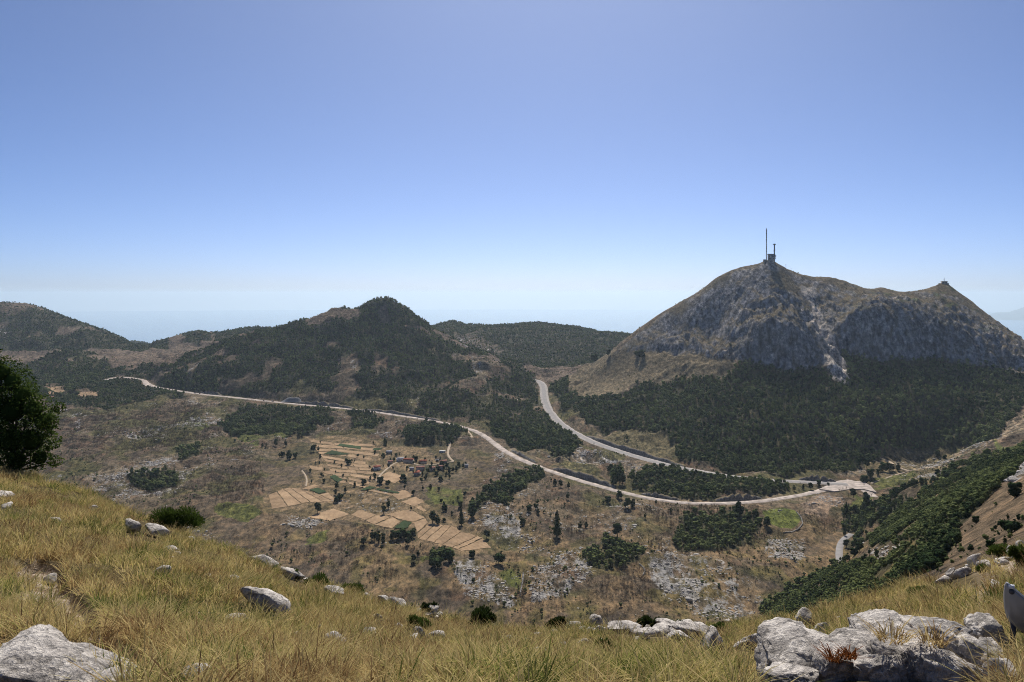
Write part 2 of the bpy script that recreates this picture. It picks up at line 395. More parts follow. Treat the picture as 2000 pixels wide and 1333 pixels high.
# relief
valley = sstep(600, 900, YG) * (1 - sstep(2500, 3000, YG)) * (1 - m_rock)
n1 = fbm2(XG / 120, YG / 120, 5, 11, ridged=True)
n2 = fbm2(XG / 30, YG / 30, 4, 12)
amp = np.where(YG < 2500, 11.0, 12.0)
amp = np.where(far, np.where(YG > 4150, 7.0, 16.0), amp)
_mk = np.where(inpoly(PXG, PYG, [(p[0], p[1] - 25) for p in SKY_M] + [(2310, 900), (1900, 720), (1500, 720), (1180, 700)]) & (YG > 2100) & (YG < 3000), .15, 1.0)
_mk = np.where((PXG > 1150) & (YG > 2450) & (YG < 2950), .15, _mk)
for _ in range(6):
    _mk[1:-1, 1:-1] = (_mk[1:-1, 1:-1] * 2 + _mk[:-2, 1:-1] + _mk[2:, 1:-1] + _mk[1:-1, :-2] + _mk[1:-1, 2:]) / 6
ZT = ZB + _mk * calm * (n1 * amp * np.clip(YG / 1500, .25, 1.4) + n2 * 3.4 * np.clip(YG / 1200, .2, 2.5))
hz = fbm2(XG / 230, YG / 230, 5, 21, ridged=True)
hm = (region(F_HILL, 2000, 3400) | (m_forest > .5) & (YG > 1800)).astype(float)
for _ in range(10):
    hm[1:-1, 1:-1] = (hm[1:-1, 1:-1] * 2 + hm[:-2, 1:-1] + hm[2:, 1:-1] + hm[1:-1, :-2] + hm[1:-1, 2:]) / 6
ZT += calm * hm * (hz - .3) * np.where(far, 6, np.where(YG > 2950, 6, 13))
# cliffs: ribs and gullies running down the face, plus bedding steps
mr = m_rock.astype(float)
for _ in range(5):
    mr[1:-1, 1:-1] = (mr[1:-1, 1:-1] * 2 + mr[:-2, 1:-1] + mr[2:, 1:-1] + mr[1:-1, :-2] + mr[1:-1, 2:]) / 6
warp = fbm2(XG / 90, YG / 90, 3, 41) * 35
rib = fbm2((XG + warp + (YG - 2300) * .35) / 46, (YG + warp) / 210, 5, 42, gain=.62, ridged=True)
rib2 = fbm2((XG - (YG - 2300) * .3) / 17, (YG + ZB) / 60, 4, 43, gain=.6, ridged=True)
crest = sstep(10, 190, np.interp(PXG, [p[0] for p in SKY_M], [p[2] for p in SKY_M]) - YG)
ZT += mr * ((rib - .35) * 22 * (0.06 + 0.94 * crest) + (rib2 - .3) * 9.5 * (0.2 + .8 * crest))
bed = (ZT + 14 * fbm2(XG / 150, YG / 150, 3, 44)) / 17.0
bf = bed - np.floor(bed)
ZT += mr * crest * (sstep(.55, 1.0, bf) - bf) * 2.2 * sstep(-.1, .3, fbm2(XG / 60, YG / 60, 3, 45))
# road benches cut into the slopes
w = sstep(44, 15, dist)
ZT = ZT * (1 - w) + (rz - 0.7) * w

PYT = H0 - F * ZT / YG
runmin = np.minimum.accumulate(PYT, axis=0)
VIS = PYT <= runmin + 14

# ------------------------------------------------------------------ materials
MATS = {}
def new_mat(name):
    m = bpy.data.materials.new(name)
    m.use_nodes = True
    nt = m.node_tree
    nt.nodes.clear()
    out = nt.nodes.new('ShaderNodeOutputMaterial')
    return m, nt, out
def N(nt, typ, **kw):
    n = nt.nodes.new(typ)
    for k, v in kw.items():
        if k.startswith('_'):
            n.inputs[int(k[1:])].default_value = v
        else:
            setattr(n, k, v)
    return n
def ramp(nt, stops):
    r = nt.nodes.new('ShaderNodeValToRGB')
    e = r.color_ramp.elements
    while len(e) < len(stops):
        e.new(0.5)
    for q, (p, c) in zip(e, stops):
        q.position = p
        q.color = (*c, 1) if len(c) == 3 else c
    return r
def principled(nt, rough=0.9, spec=0.15):
    b = nt.nodes.new('ShaderNodeBsdfPrincipled')
    b.inputs['Roughness'].default_value = rough
    b.inputs['Specular IOR Level'].default_value = spec
    return b
def mixc(nt, typ='MIX', fac=0.5):
    m = nt.nodes.new('ShaderNodeMix')
    m.data_type = 'RGBA'
    m.blend_type = typ
    m.inputs[0].default_value = fac
    return m    # 0 fac, 6 A, 7 B, out 2
def simple_mat(name, col, rough=0.85, spec=0.2, var=0.25, scale=3.0, bump=0.0, metallic=0.0):
    if name in MATS:
        return MATS[name]
    m, nt, out = new_mat(name)
    L = nt.links
    tc = N(nt, 'ShaderNodeNewGeometry')
    nz_ = N(nt, 'ShaderNodeTexNoise')
    nz_.inputs['Scale'].default_value = scale
    nz_.inputs['Detail'].default_value = 5
    L.new(tc.outputs['Position'], nz_.inputs['Vector'])
    r = ramp(nt, [(0.3, tuple(c * (1 - var) for c in col)), (0.7, tuple(min(1, c * (1 + var)) for c in col))])
    L.new(nz_.outputs['Fac'], r.inputs[0])
    b = principled(nt, rough, spec)
    b.inputs['Metallic'].default_value = metallic
    L.new(r.outputs[0], b.inputs['Base Color'])
    if bump:
        bp = N(nt, 'ShaderNodeBump')
        bp.inputs['Strength'].default_value = bump
        L.new(nz_.outputs['Fac'], bp.inputs['Height'])
        L.new(bp.outputs[0], b.inputs['Normal'])
    L.new(b.outputs[0], out.inputs[0])
    MATS[name] = m
    return m

def terrain_material(name='open_ground', streak=False):
    m, nt, out = new_mat(name)
    L = nt.links
    geo = N(nt, 'ShaderNodeNewGeometry')
    col = N(nt, 'ShaderNodeAttribute', attribute_name='Col')
    rk = N(nt, 'ShaderNodeAttribute', attribute_name='rocky')
    mp = N(nt, 'ShaderNodeMapping')
    mp.inputs['Scale'].default_value = (1, 0.45, 1)
    L.new(geo.outputs['Position'], mp.inputs['Vector'])
    a = N(nt, 'ShaderNodeTexNoise'); a.inputs['Scale'].default_value = 0.11; a.inputs['Detail'].default_value = 9; a.inputs['Roughness'].default_value = 0.72
    b = N(nt, 'ShaderNodeTexNoise'); b.inputs['Scale'].default_value = 0.06; b.inputs['Detail'].default_value = 8; b.inputs['Roughness'].default_value = 0.72
    c = N(nt, 'ShaderNodeTexVoronoi'); c.inputs['Scale'].default_value = 0.16; c.feature = 'F1'
    for t in (a, b, c):
        L.new(mp.outputs[0], t.inputs['Vector'])
    ra = ramp(nt, [(0.36, (0.30, 0.31, 0.32)), (0.5, (0.92, 0.92, 0.92)), (0.64, (1.75, 1.62, 1.5))])
    L.new(a.outputs['Fac'], ra.inputs[0])
    m1 = mixc(nt, 'MULTIPLY', 1.0)
    L.new(col.outputs['Color'], m1.inputs[6]); L.new(ra.outputs[0], m1.inputs[7])
    # limestone showing through the thin soil
    thr = N(nt, 'ShaderNodeMath', operation='ADD')
    L.new(b.outputs['Fac'], thr.inputs[0])
    t2 = N(nt, 'ShaderNodeMath', operation='MULTIPLY_ADD'); t2.inputs[1].default_value = 0.36; t2.inputs[2].default_value = -0.18
    L.new(a.outputs['Fac'], t2.inputs[0]); L.new(t2.outputs[0], thr.inputs[1])
    t3 = N(nt, 'ShaderNodeMath', operation='MULTIPLY_ADD'); t3.inputs[1].default_value = 0.5; t3.inputs[2].default_value = -0.90
    L.new(rk.outputs['Fac'], t3.inputs[0])
    t4 = N(nt, 'ShaderNodeMath', operation='ADD'); L.new(thr.outputs[0], t4.inputs[0]); L.new(t3.outputs[0], t4.inputs[1])
    t5 = N(nt, 'ShaderNodeMapRange'); t5.inputs[1].default_value = -0.02; t5.inputs[2].default_value = 0.07
    L.new(t4.outputs[0], t5.inputs[0])
    rr = ramp(nt, [(0.36, (0.09, 0.088, 0.086)), (0.5, (0.27, 0.258, 0.245)), (0.64, (0.50, 0.47, 0.43))])
    L.new(a.outputs['Fac'], rr.inputs[0])
    m2 = mixc(nt)
    L.new(t5.outputs[0], m2.inputs[0]); L.new(m1.outputs[2], m2.inputs[6]); L.new(rr.outputs[0], m2.inputs[7])
    if streak:      # joints and water streaks running down the faces
        ms = N(nt, 'ShaderNodeMapping'); ms.inputs['Scale'].default_value = (1, .6, .28); ms.inputs['Rotation'].default_value = (0, .22, 0)
        L.new(geo.outputs['Position'], ms.inputs['Vector'])
        st = N(nt, 'ShaderNodeTexNoise'); st.inputs['Scale'].default_value = .085; st.inputs['Detail'].default_value = 8; st.inputs['Roughness'].default_value = .72
        L.new(ms.outputs[0], st.inputs['Vector'])
        rs = ramp(nt, [(.38, (.30, .31, .36)), (.5, (.95, .96, 1.0)), (.60, (2.0, 1.95, 1.9))])
        L.new(st.outputs['Fac'], rs.inputs[0])
        m3 = mixc(nt, 'MULTIPLY', 1.0)
        fq = N(nt, 'ShaderNodeMapRange'); fq.inputs[1].default_value = .1; fq.inputs[2].default_value = .5
        L.new(rk.outputs['Fac'], fq.inputs[0]); L.new(fq.outputs[0], m3.inputs[0])
        L.new(m2.outputs[2], m3.inputs[6]); L.new(rs.outputs[0], m3.inputs[7])
        m2 = m3
    bs = principled(nt, 0.95, 0.05)
    L.new(m2.outputs[2], bs.inputs['Base Color'])
    bp = N(nt, 'ShaderNodeBump'); bp.inputs['Strength'].default_value = 1.0; bp.inputs['Distance'].default_value = 7.0
    L.new((st if streak else a).outputs['Fac'], bp.inputs['Height'])
    L.new(bp.outputs[0], bs.inputs['Normal'])
    L.new(bs.outputs[0], out.inputs[0])
    return m
M_GROUND = terrain_material()
M_CRAG = terrain_material('mountain_rock', True)

# ------------------------------------------------------------------ ground colours (true surface colours)
def C(*c): return np.array(c)
nA = fbm2(XG / 55, YG / 75, 5, 51); nB = fbm2(XG / 140, YG / 200, 4, 52); nC = fbm2(XG / 25, YG / 35, 4, 53)
col = np.zeros(PXG.shape + (3,)); col[:] = C(.140, .108, .074)
def lay(colour, wgt):
    global col
    wgt = np.clip(wgt, 0, 1)[..., None]
    col = col * (1 - wgt) + np.array(colour) * wgt
lay((.085, .068, .050), sstep(.05, .4, nA))
lay((.088, .066, .050), sstep(520, 300, PXG) * sstep(2600, 2300, YG) * sstep(-.3, .2, nC) * .7)   # scorched scrub on the left               # burnt scrub
lay((.185, .148, .098), sstep(.05, .4, nB))               # dry grass
lay((.165, .100, .062), sstep(.15, .45, nC) * .5)          # reddish dead growth
lay((.092, .092, .036), sstep(.05, .35, fbm2(XG / 80, YG / 110, 4, 54)) * .75 * (YG < 2700))   # greener hollows
lay((.235, .165, .092), sstep(1750, 1250, YG) * sstep(-.25, .25, fbm2(XG / 38, YG / 55, 4, 57)) * .8)   # golden brown dead grass lower down
lay((.145, .125, .045), sstep(1600, 1200, YG) * sstep(.1, .35, fbm2(XG / 28, YG / 40, 4, 58)) * .6)
midl = (YG > 2900) & ~m_rock
lay((.155, .118, .088), midl * .9)
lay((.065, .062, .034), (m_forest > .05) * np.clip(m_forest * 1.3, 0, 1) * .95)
lay((.205, .150, .095), region(SLOPE_R, 100, 700) * .9)
lay((.185, .150, .095), m_grassm * .95)
lay((.150, .128, .070), region(MEADOW_R, 1700, 2300) * .95)
lay((.155, .125, .070), region([(1690, 945), (1700, 880), (1780, 872), (1860, 890), (1850, 925), (1830, 945), (1700, 955)], 1500, 2200) * .85)
lay((.115, .125, .038), region([(1700, 950), (1740, 930), (1790, 920), (1785, 940), (1720, 952)], 1500, 2200) * .85)
lay((.10, .12, .035), region([(1940, 872), (1985, 876), (1985, 892), (1945, 888)], 1000, 2200) * .9)
lay((.21, .165, .11), region([(1935, 870), (1965, 825), (2010, 808), (2310, 800), (2310, 850), (2000, 850)], 1400, 2100) * .8)
for g in ([(465, 852), (495, 848), (515, 860), (495, 872), (470, 868)], [(525, 850), (570, 850), (570, 860), (530, 862)], [(365, 835), (420, 828), (450, 838), (400, 848)], [(425, 990), (470, 985), (505, 1000), (480, 1018), (440, 1010)], [(590, 1050), (640, 1045), (630, 1062), (595, 1065)],
          [(975, 1125), (1005, 1115), (1018, 1130), (1012, 1160), (990, 1155)], [(820, 960), (860, 950), (905, 955), (900, 990), (850, 985)], [(815, 1090), (840, 1085), (845, 1100), (825, 1102)], [(1660, 960), (1700, 968), (1705, 990), (1665, 1000)]):
    lay((.115, .130, .036), region(g, 900, 2700) * .85)
lay((.25, .18, .105), inpoly(JPX, JPY, [(600, 856), (690, 852), (830, 880), (860, 900), (800, 925), (770, 960), (840, 990), (900, 1040), (960, 1085), (900, 1090), (740, 1030), (640, 1010), (520, 1000), (520, 965), (610, 935), (600, 900), (640, 885)]) * (YG > 1000) * (YG < 2700) * .85)
lay((.115, .092, .048), inpoly(JPX, JPY, FIELDZ) * (YG > 1000) * (YG < 2700) * sstep(-.1, .25, nC) * .8)
lay((.125, .150, .036), ((np.hypot((JPX - 1529) / 37, (JPY - 1016) / 20) < 1) & (YG > 1000) & (YG < 2000)) * .95)
lay((.30, .22, .155), inpoly(JPX, JPY, [(1565, 985), (1625, 960), (1652, 985), (1620, 1010), (1585, 1012)]) * (YG > 1000) * (YG < 2000) * .9)
# mountain: limestone faces and olive turf
gz = np.zeros_like(ZT); gz[1:-1] = (ZT[2:] - ZT[:-2]) / (YG[2:] - YG[:-2])
rn = fbm2(XG / 45, (YG + ZT) / 45, 4, 61)
lay((.205, .203, .208), m_rock * .97)
turf = sstep(.95, .45, np.abs(gz) + rn * .6) * m_rock
lay((.118, .094, .056), turf * .9)
lay((.41, .37, .325), region([(1568, 560), (1584, 556), (1606, 610), (1626, 650), (1640, 695), (1658, 748), (1638, 742), (1608, 715), (1597, 670), (1594, 640), (1580, 600)], 2100, 2700) * .95)
lay((.05, .075, .03), m_rock * sstep(.25, .5, fbm2(XG / 30, (YG + ZT) / 40, 4, 62)) * sstep(2260, 2400, YG) * sstep(1600, 1750, PXG) * .7)
rocky = np.clip(.42 + nB * .5 + (calm - 1) * .8, 0, 1) * (1 - np.clip(m_forest, 0, 1) * .75)
rocky = np.where(m_grassm | region(MEADOW_R, 1700, 2300), .02, rocky)
rocky = np.where(midl & ~hillm, rocky * .55, rocky)
rocky = np.where(m_rock, .62 - .5 * turf, rocky)
for g in ([(130, 800), (170, 815), (160, 830), (135, 825)], [(270, 915), (345, 890), (365, 905), (300, 935), (240, 950)], [(160, 950), (260, 925), (250, 950), (180, 968)], [(560, 1010), (640, 1005), (640, 1040), (550, 1035)], [(880, 1110), (930, 1100), (1000, 1175), (1010, 1195), (900, 1170)],
          [(1040, 1110), (1130, 1080), (1160, 1130), (1080, 1170), (1030, 1180)], [(1250, 1080), (1420, 1100), (1460, 1180), (1380, 1200), (1270, 1150)], [(1500, 1060), (1580, 1060), (1560, 1110), (1500, 1100)], [(1080, 1025), (1140, 1010), (1150, 1030), (1090, 1045)], [(920, 980), (1000, 990), (1020, 1050), (960, 1060)],
          [(650, 870), (740, 845), (800, 855), (700, 872)], KNOLL, [(895, 890), (1000, 880), (1000, 930), (940, 950)], [(665, 700), (690, 695), (705, 735), (680, 748)], [(1110, 880), (1190, 890), (1300, 925), (1250, 935), (1150, 900)],
          [(885, 655), (930, 660), (980, 690), (950, 695), (900, 680)], [(0, 640), (40, 640), (30, 660), (-310, 670)], [(1690, 1085), (1790, 1055), (1760, 1085), (1720, 1110)], [(1960, 925), (2010, 905), (2010, 930), (1980, 950)]):
    rocky = np.where(region(g), np.maximum(rocky, np.where(YG < 1450, .80, .70)), rocky)
for _ in range(6):
    rocky[1:-1, 1:-1] = (rocky[1:-1, 1:-1] * 2 + rocky[:-2, 1:-1] + rocky[2:, 1:-1] + rocky[1:-1, :-2] + rocky[1:-1, 2:]) / 6
rocky = rocky + .22 * fbm2(XG / 40, YG / 60, 3, 71)
rocky = np.where(fl > .5, np.where(inpoly(JPX, JPY, KNOLL), .62, .10), rocky)

# ------------------------------------------------------------------ linking helpers
def link(o, parent=None):
    root_col.objects.link(o)
    if parent is not None:
        o.parent = parent
    return o
def tag(o, label=None, cat=None, group=None, kind=None):
    if label: o['label'] = label
    if cat: o['category'] = cat
    if group: o['group'] = group
    if kind: o['kind'] = kind
    return o
def np_mesh(name, V, Fc, mat, smooth=False):
    """mesh from an (n,3) array and an (m,k) face array"""
    me = bpy.data.meshes.new(name)
    V = np.asarray(V, np.float32); Fc = np.asarray(Fc, np.int32)
    me.vertices.add(len(V)); me.vertices.foreach_set('co', V.ravel())
    k = Fc.shape[1]
    me.loops.add(Fc.size); me.loops.foreach_set('vertex_index', Fc.ravel())
    me.polygons.add(len(Fc)); me.polygons.foreach_set('loop_start', np.arange(0, Fc.size, k, dtype=np.int32))
    me.update(calc_edges=True)
    if smooth:
        me.polygons.foreach_set('use_smooth', np.ones(len(Fc), bool))
    if mat: me.materials.append(mat)
    return me
def mobj(name, me, parent=None, loc=None):
    o = bpy.data.objects.new(name, me)
    link(o, parent)
    if loc is not None: o.location = loc
    return o
def empty(name, loc, rz=0):
    o = bpy.data.objects.new(name, None)
    o.empty_display_size = .5
    link(o); o.location = loc; o.rotation_euler = (0, 0, rz)
    return o

# split the one continuous sheet into the hills and the valley it is made of
idx = np.arange(NR * NC).reshape(NR, NC)
quads = np.stack([idx[:-1, :-1], idx[:-1, 1:], idx[1:, 1:], idx[1:, :-1]], -1)
fy = (YG[:-1, :-1]); fx = PXG[:-1, :-1]; fpy = PYG[:-1, :-1]
part = np.zeros(fy.shape, int)                                         # 0 valley
part[(fy > 3150)] = 1                                                  # far hills
part[inpoly(fx, fpy, F_HILL + []) & (fy > 2000) & (fy <= 3150)] = 2    # central hill
part[(fx > 1075) & (fy > 1700) & (fy <= 3150) & (fpy < 925 - 0 * fx)] = 3
part[(fy < 1500) & (inpoly(fx, fpy, F_NEAR + []) | inpoly(fx, fpy, SLOPE_R)) | ((fx > 1480) & (fy < 700))] = 4
Vall = np.stack([XG, YG, ZT], -1).reshape(-1, 3)
colf = np.clip(col, 0.01, .8).reshape(-1, 3); rockf = rocky.reshape(-1)
for pid, nm in enumerate(['valley_floor', 'far_hills', 'wooded_hill', 'rocky_mountain', 'near_flank']):
    q = quads[part == pid]
    u, inv = np.unique(q, return_inverse=True)
    me = np_mesh(nm, Vall[u], inv.reshape(-1, 4), M_CRAG if pid == 3 else M_GROUND, True)
    ca = me.color_attributes.new('Col', 'FLOAT_COLOR', 'POINT')
    ca.data.foreach_set('color', np.c_[colf[u], np.ones(len(u))].astype(np.float32).ravel())
    at = me.attributes.new('rocky', 'FLOAT', 'POINT')
    at.data.foreach_set('value', rockf[u].astype(np.float32))
    tag(mobj(nm, me), kind='structure')

# sea far below, out to the horizon
def sea():
    m, nt, out = new_mat('sea_water')
    b = principled(nt, 0.2, 0.5)
    b.inputs['Base Color'].default_value = (.06, .12, .16, 1)
    nz_ = N(nt, 'ShaderNodeTexNoise'); nz_.inputs['Scale'].default_value = 0.002
    bp = N(nt, 'ShaderNodeBump'); bp.inputs['Strength'].default_value = .04; bp.inputs['Distance'].default_value = 20
    nt.links.new(nz_.outputs['Fac'], bp.inputs['Height']); nt.links.new(bp.outputs[0], b.inputs['Normal'])
    nt.links.new(b.outputs[0], out.inputs[0])
    R = 88000
    a = np.linspace(0, 2 * math.pi, 96, endpoint=False)
    V = np.r_[[[0, 0, -1650]], np.c_[np.cos(a) * R, np.sin(a) * R, np.full(96, -1650)]]
    Fc = [(0, i + 1, (i + 1) % 96 + 1) for i in range(96)]
    tag(mobj('sea', np_mesh('sea', V, Fc, m)), kind='structure')
sea()
# ------------------------------------------------------------------ roads, cuttings, fields
M_GRAVEL = simple_mat('pale_gravel', (.42, .36, .315), .95, .05, .42, .09, .3)
M_VERGE = simple_mat('grey_gravel', (.36, .33, .305), .95, .05, .28, .15, .4)
M_TARMAC = simple_mat('worn_tarmac', (.27, .255, .245), .9, .1, .12, .1)
M_CUT = simple_mat('cut_rock', (.150, .140, .130), .95, .05, .6, .28, 1.0)
M_TRACK = simple_mat('dirt_track', (.40, .32, .235), .95, .05, .2, .2)

def smooth_path(W, n):
    W = np.array(W, float)
    seg = np.r_[0, np.cumsum(np.hypot(np.diff(W[:, 0]), np.diff(W[:, 1])))]
    t = np.linspace(0, seg[-1], n)
    P = np.c_[np.interp(t, seg, W[:, 0]), np.interp(t, seg, W[:, 1]), np.interp(t, seg, W[:, 2])]
    return P
def side_dirs(P):
    T = np.gradient(P[:, :2], axis=0)
    T /= np.linalg.norm(T, axis=1)[:, None] + 1e-9
    return np.c_[T[:, 1], -T[:, 0]]
def ribbon(name, W, prof, mat, n=160, ragged=0.0, seed=0):
    """prof: list of (offset across, height) pairs; the road follows W"""
    P = smooth_path(W, n); D = side_dirs(P)
    rows_ = []
    for k, (o, h) in enumerate(prof):
        rg = ragged * fbm2(P[:, 0] / 14 + k * 9, P[:, 1] / 14, 3, seed + k) if k in (0, 1, len(prof) - 1, len(prof) - 2) else 0
        off = o + rg
        rows_.append(np.c_[P[:, 0] + D[:, 0] * off, P[:, 1] + D[:, 1] * off, P[:, 2] + h])
    V = np.concatenate(rows_)
    m = len(prof); Fc = []
    for k in range(m - 1):
        for i in range(n - 1):
            Fc.append((k * n + i, (k + 1) * n + i, (k + 1) * n + i + 1, k * n + i + 1))
    o = mobj(name, np_mesh(name, V, Fc, mat))
    return tag(o, kind='structure')
SK = lambda w, h: [(-w - 5, h - 4), (-w, h), (0, h + .12), (w, h), (w + 5, h - 4)]
ribbon('gravel_road', PATHS['low'], SK(8.0, .1), M_GRAVEL, 300, 2.2, 1)
ribbon('gravel_road', PATHS['far'], SK(9, .1), M_GRAVEL, 80, 1.5, 2)
ribbon('road_verge', PATHS['up'], SK(12.5, .1), M_VERGE, 260, 2.5, 3)
ribbon('paved_road', PATHS['up'], [(-6.5, .32), (0, .4), (6.5, .32)], M_TARMAC, 260)
ribbon('gravel_road', PATHS['end'], SK(8, .35), M_GRAVEL, 60, 1.5, 4)
ribbon('paved_road', PATHS['asphalt'], SK(4.2, .3), M_TARMAC, 80, .3, 5)

# junction apron where the two roads meet
def apron():
    pts = [(1600, 958), (1625, 945), (1650, 928), (1668, 925), (1678, 938), (1700, 950), (1712, 965), (1690, 958), (1660, 957), (1630, 962)]
    V = [tuple(hit(x, y, ZT, 1300, 2000) + Vector((0, 0, 0))) for x, y in densify(pts + pts[:1], 6)[:-1]]
    zc = PATHS['low'][-1][2] + .45
    c = (sum(v[0] for v in V) / len(V), sum(v[1] for v in V) / len(V), zc)
    VV = [c] + [(v[0], v[1], zc - .15) for v in V] + [(v[0], v[1], zc - 5) for v in V]
    n = len(V)
    me = bpy.data.meshes.new('junction_apron')
    Fc = [(0, i + 1, (i + 1) % n + 1) for i in range(n)] + [(i + 1, i + 1 + n, (i + 1) % n + 1 + n, (i + 1) % n + 1) for i in range(n)]
    me.from_pydata(VV, [], Fc); me.materials.append(M_GRAVEL)
    tag(mobj('road_junction', me), kind='structure')
apron()

def cutting(path, px0, px1, height, side=-1, off=13):
    """steep excavated bank on the uphill side of a road"""
    W = PATHS[path]
    px = W[:, 0] / W[:, 1] * F + 1000
    sel = W[(px >= px0) & (px <= px1)]
    if len(sel) < 3: return
    n = 60
    P = smooth_path(sel, n); D = side_dirs(P)
    if D[:, 1].mean() * side > 0: D = -D
    if side > 0: D = -D
    t = np.linspace(0, 1, n)
    h = height * np.clip(np.sin(t * math.pi), 0, 1) ** .6 * (1 + .75 * fbm2(t * 14, t * 0 + height, 4, 5))
    prof = [(off, -1.5, 0), (off + 1.5, .0, .35), (off + 3, .0, .75), (off + 4.5, .3, 1.0), (off + 10, .3, 1.0), (off + 22, -3, .8)]
    V = np.concatenate([np.c_[P[:, 0] + D[:, 0] * (o + .8 * fbm2(P[:, 0] / 8, P[:, 1] / 8 + k, 2, k)), P[:, 1] + D[:, 1] * o, P[:, 2] + a + h * f] for k, (o, a, f) in enumerate(prof)])
    Fc = [(k * n + i, (k + 1) * n + i, (k + 1) * n + i + 1, k * n + i + 1) for k in range(len(prof) - 1) for i in range(n - 1)]
    me = np_mesh('cutting_bank', V, Fc, M_CUT)
    me.materials.append(M_GROUND_TAN)
    mi = np.repeat([0, 0, 0, 1, 1], n - 1).astype(np.int32)
    me.polygons.foreach_set('material_index', mi)
    tag(mobj('cutting_bank', me), kind='structure')
M_GROUND_TAN = simple_mat('dry_turf', (.155, .125, .075), .95, .05, .35, .1, .5)
for a in (('low', 1068, 1195, 10), ('low', 1235, 1330, 6), ('low', 1395, 1500, 9), ('low', 560, 690, 9), ('up', 1130, 1330, 10), ('up', 1555, 1645, 9), ('low', 985, 1040, 6), ('low', 700, 860, 6), ('low', 380, 430, 8)):
    cutting(*a, side=-1)

# village track and footpaths
def drape(pts, y0=900, y1=2900, lift=.5, step=4):
    return np.array([tuple(hit(x, y, ZT, y0, y1) + Vector((0, 0, lift))) for x, y in densify(pts, step)])
def track(name, pts, w, mat=None, n=90, **k):
    W = drape(pts, **k)
    for _ in range(3):
        W[1:-1] = (W[:-2] + 2 * W[1:-1] + W[2:]) / 4
    return ribbon(name, W, [(-w - 1, -1.5), (-w, .3), (w, .3), (w + 1, -1.5)], mat or M_TRACK, n, .3, 9)
track('village_track', [(908, 836), (916, 845), (924, 855), (912, 857), (897, 855), (880, 853), (876, 858), (880, 866), (875, 878), (874, 889), (878, 895), (886, 902)], 2.4)
track('village_track', [(886, 902), (850, 908), (820, 910), (790, 900), (775, 903), (762, 911), (750, 921), (741, 930), (735, 940)], 1.8)
track('footpath', [(590, 920), (598, 930), (600, 942), (597, 950)], 1.5)
track('footpath', [(1705, 888), (1722, 896), (1740, 903), (1752, 912), (1775, 921), (1800, 915), (1830, 913)], 2.4)
track('footpath', [(1775, 921), (1750, 928), (1720, 938), (1700, 945)], 1.6)

# crop fields: each plot a sheet lying on the ground
def field_mat(name, c1, c2, sc):
    m, nt, out = new_mat(name)
    L = nt.links
    geo = N(nt, 'ShaderNodeNewGeometry')
    mp = N(nt, 'ShaderNodeMapping'); mp.inputs['Rotation'].default_value = (0, 0, .6); mp.inputs['Scale'].default_value = (1, .18, 1)
    L.new(geo.outputs['Position'], mp.inputs[0])
    a = N(nt, 'ShaderNodeTexNoise'); a.inputs['Scale'].default_value = sc; a.inputs['Detail'].default_value = 6; a.inputs['Roughness'].default_value = .7
    L.new(mp.outputs[0], a.inputs['Vector'])
    r = ramp(nt, [(.3, c1), (.7, c2)])
    L.new(a.outputs['Fac'], r.inputs[0])
    oi = N(nt, 'ShaderNodeObjectInfo')
    mr_ = N(nt, 'ShaderNodeMapRange'); mr_.inputs[3].default_value = .82; mr_.inputs[4].default_value = 1.15
    L.new(oi.outputs['Random'], mr_.inputs[0])
    wv = N(nt, 'ShaderNodeTexWave'); wv.inputs['Scale'].default_value = .055; wv.inputs['Distortion'].default_value = 2.5; wv.inputs['Detail'].default_value = 3
    mq = N(nt, 'ShaderNodeMapping'); mq.inputs['Rotation'].default_value = (0, 0, .9)
    L.new(geo.outputs['Position'], mq.inputs[0]); L.new(mq.outputs[0], wv.inputs['Vector'])
    big = N(nt, 'ShaderNodeTexNoise'); big.inputs['Scale'].default_value = .05; big.inputs['Detail'].default_value = 4; L.new(geo.outputs['Position'], big.inputs['Vector'])
    wr = N(nt, 'ShaderNodeMapRange'); wr.inputs[3].default_value = .84; wr.inputs[4].default_value = 1.1; L.new(wv.outputs['Fac'], wr.inputs[0])
    br = N(nt, 'ShaderNodeMapRange'); br.inputs[1].default_value = .35; br.inputs[2].default_value = .65; br.inputs[3].default_value = .8; br.inputs[4].default_value = 1.15; L.new(big.outputs['Fac'], br.inputs[0])
    k1 = N(nt, 'ShaderNodeMath', operation='MULTIPLY'); L.new(wr.outputs[0], k1.inputs[0]); L.new(br.outputs[0], k1.inputs[1])
    k2 = N(nt, 'ShaderNodeMath', operation='MULTIPLY'); L.new(k1.outputs[0], k2.inputs[0]); L.new(mr_.outputs[0], k2.inputs[1])
    mx = mixc(nt, 'MULTIPLY', 1.0)
    L.new(r.outputs[0], mx.inputs[6]); L.new(k2.outputs[0], mx.inputs[7])
    b = principled(nt, .95, .05)
    L.new(mx.outputs[2], b.inputs['Base Color']); L.new(b.outputs[0], out.inputs[0])
    return m
M_GOLD = field_mat('golden_stubble', (.285, .19, .11), (.385, .27, .165), .25)
M_GREEN = field_mat('green_crop', (.030, .050, .022), (.055, .082, .034), .3)
M_LAWN = field_mat('bright_pasture', (.10, .135, .030), (.16, .175, .045), .12)
M_BARE = field_mat('bare_earth', (.27, .19, .13), (.38, .28, .20), .2)
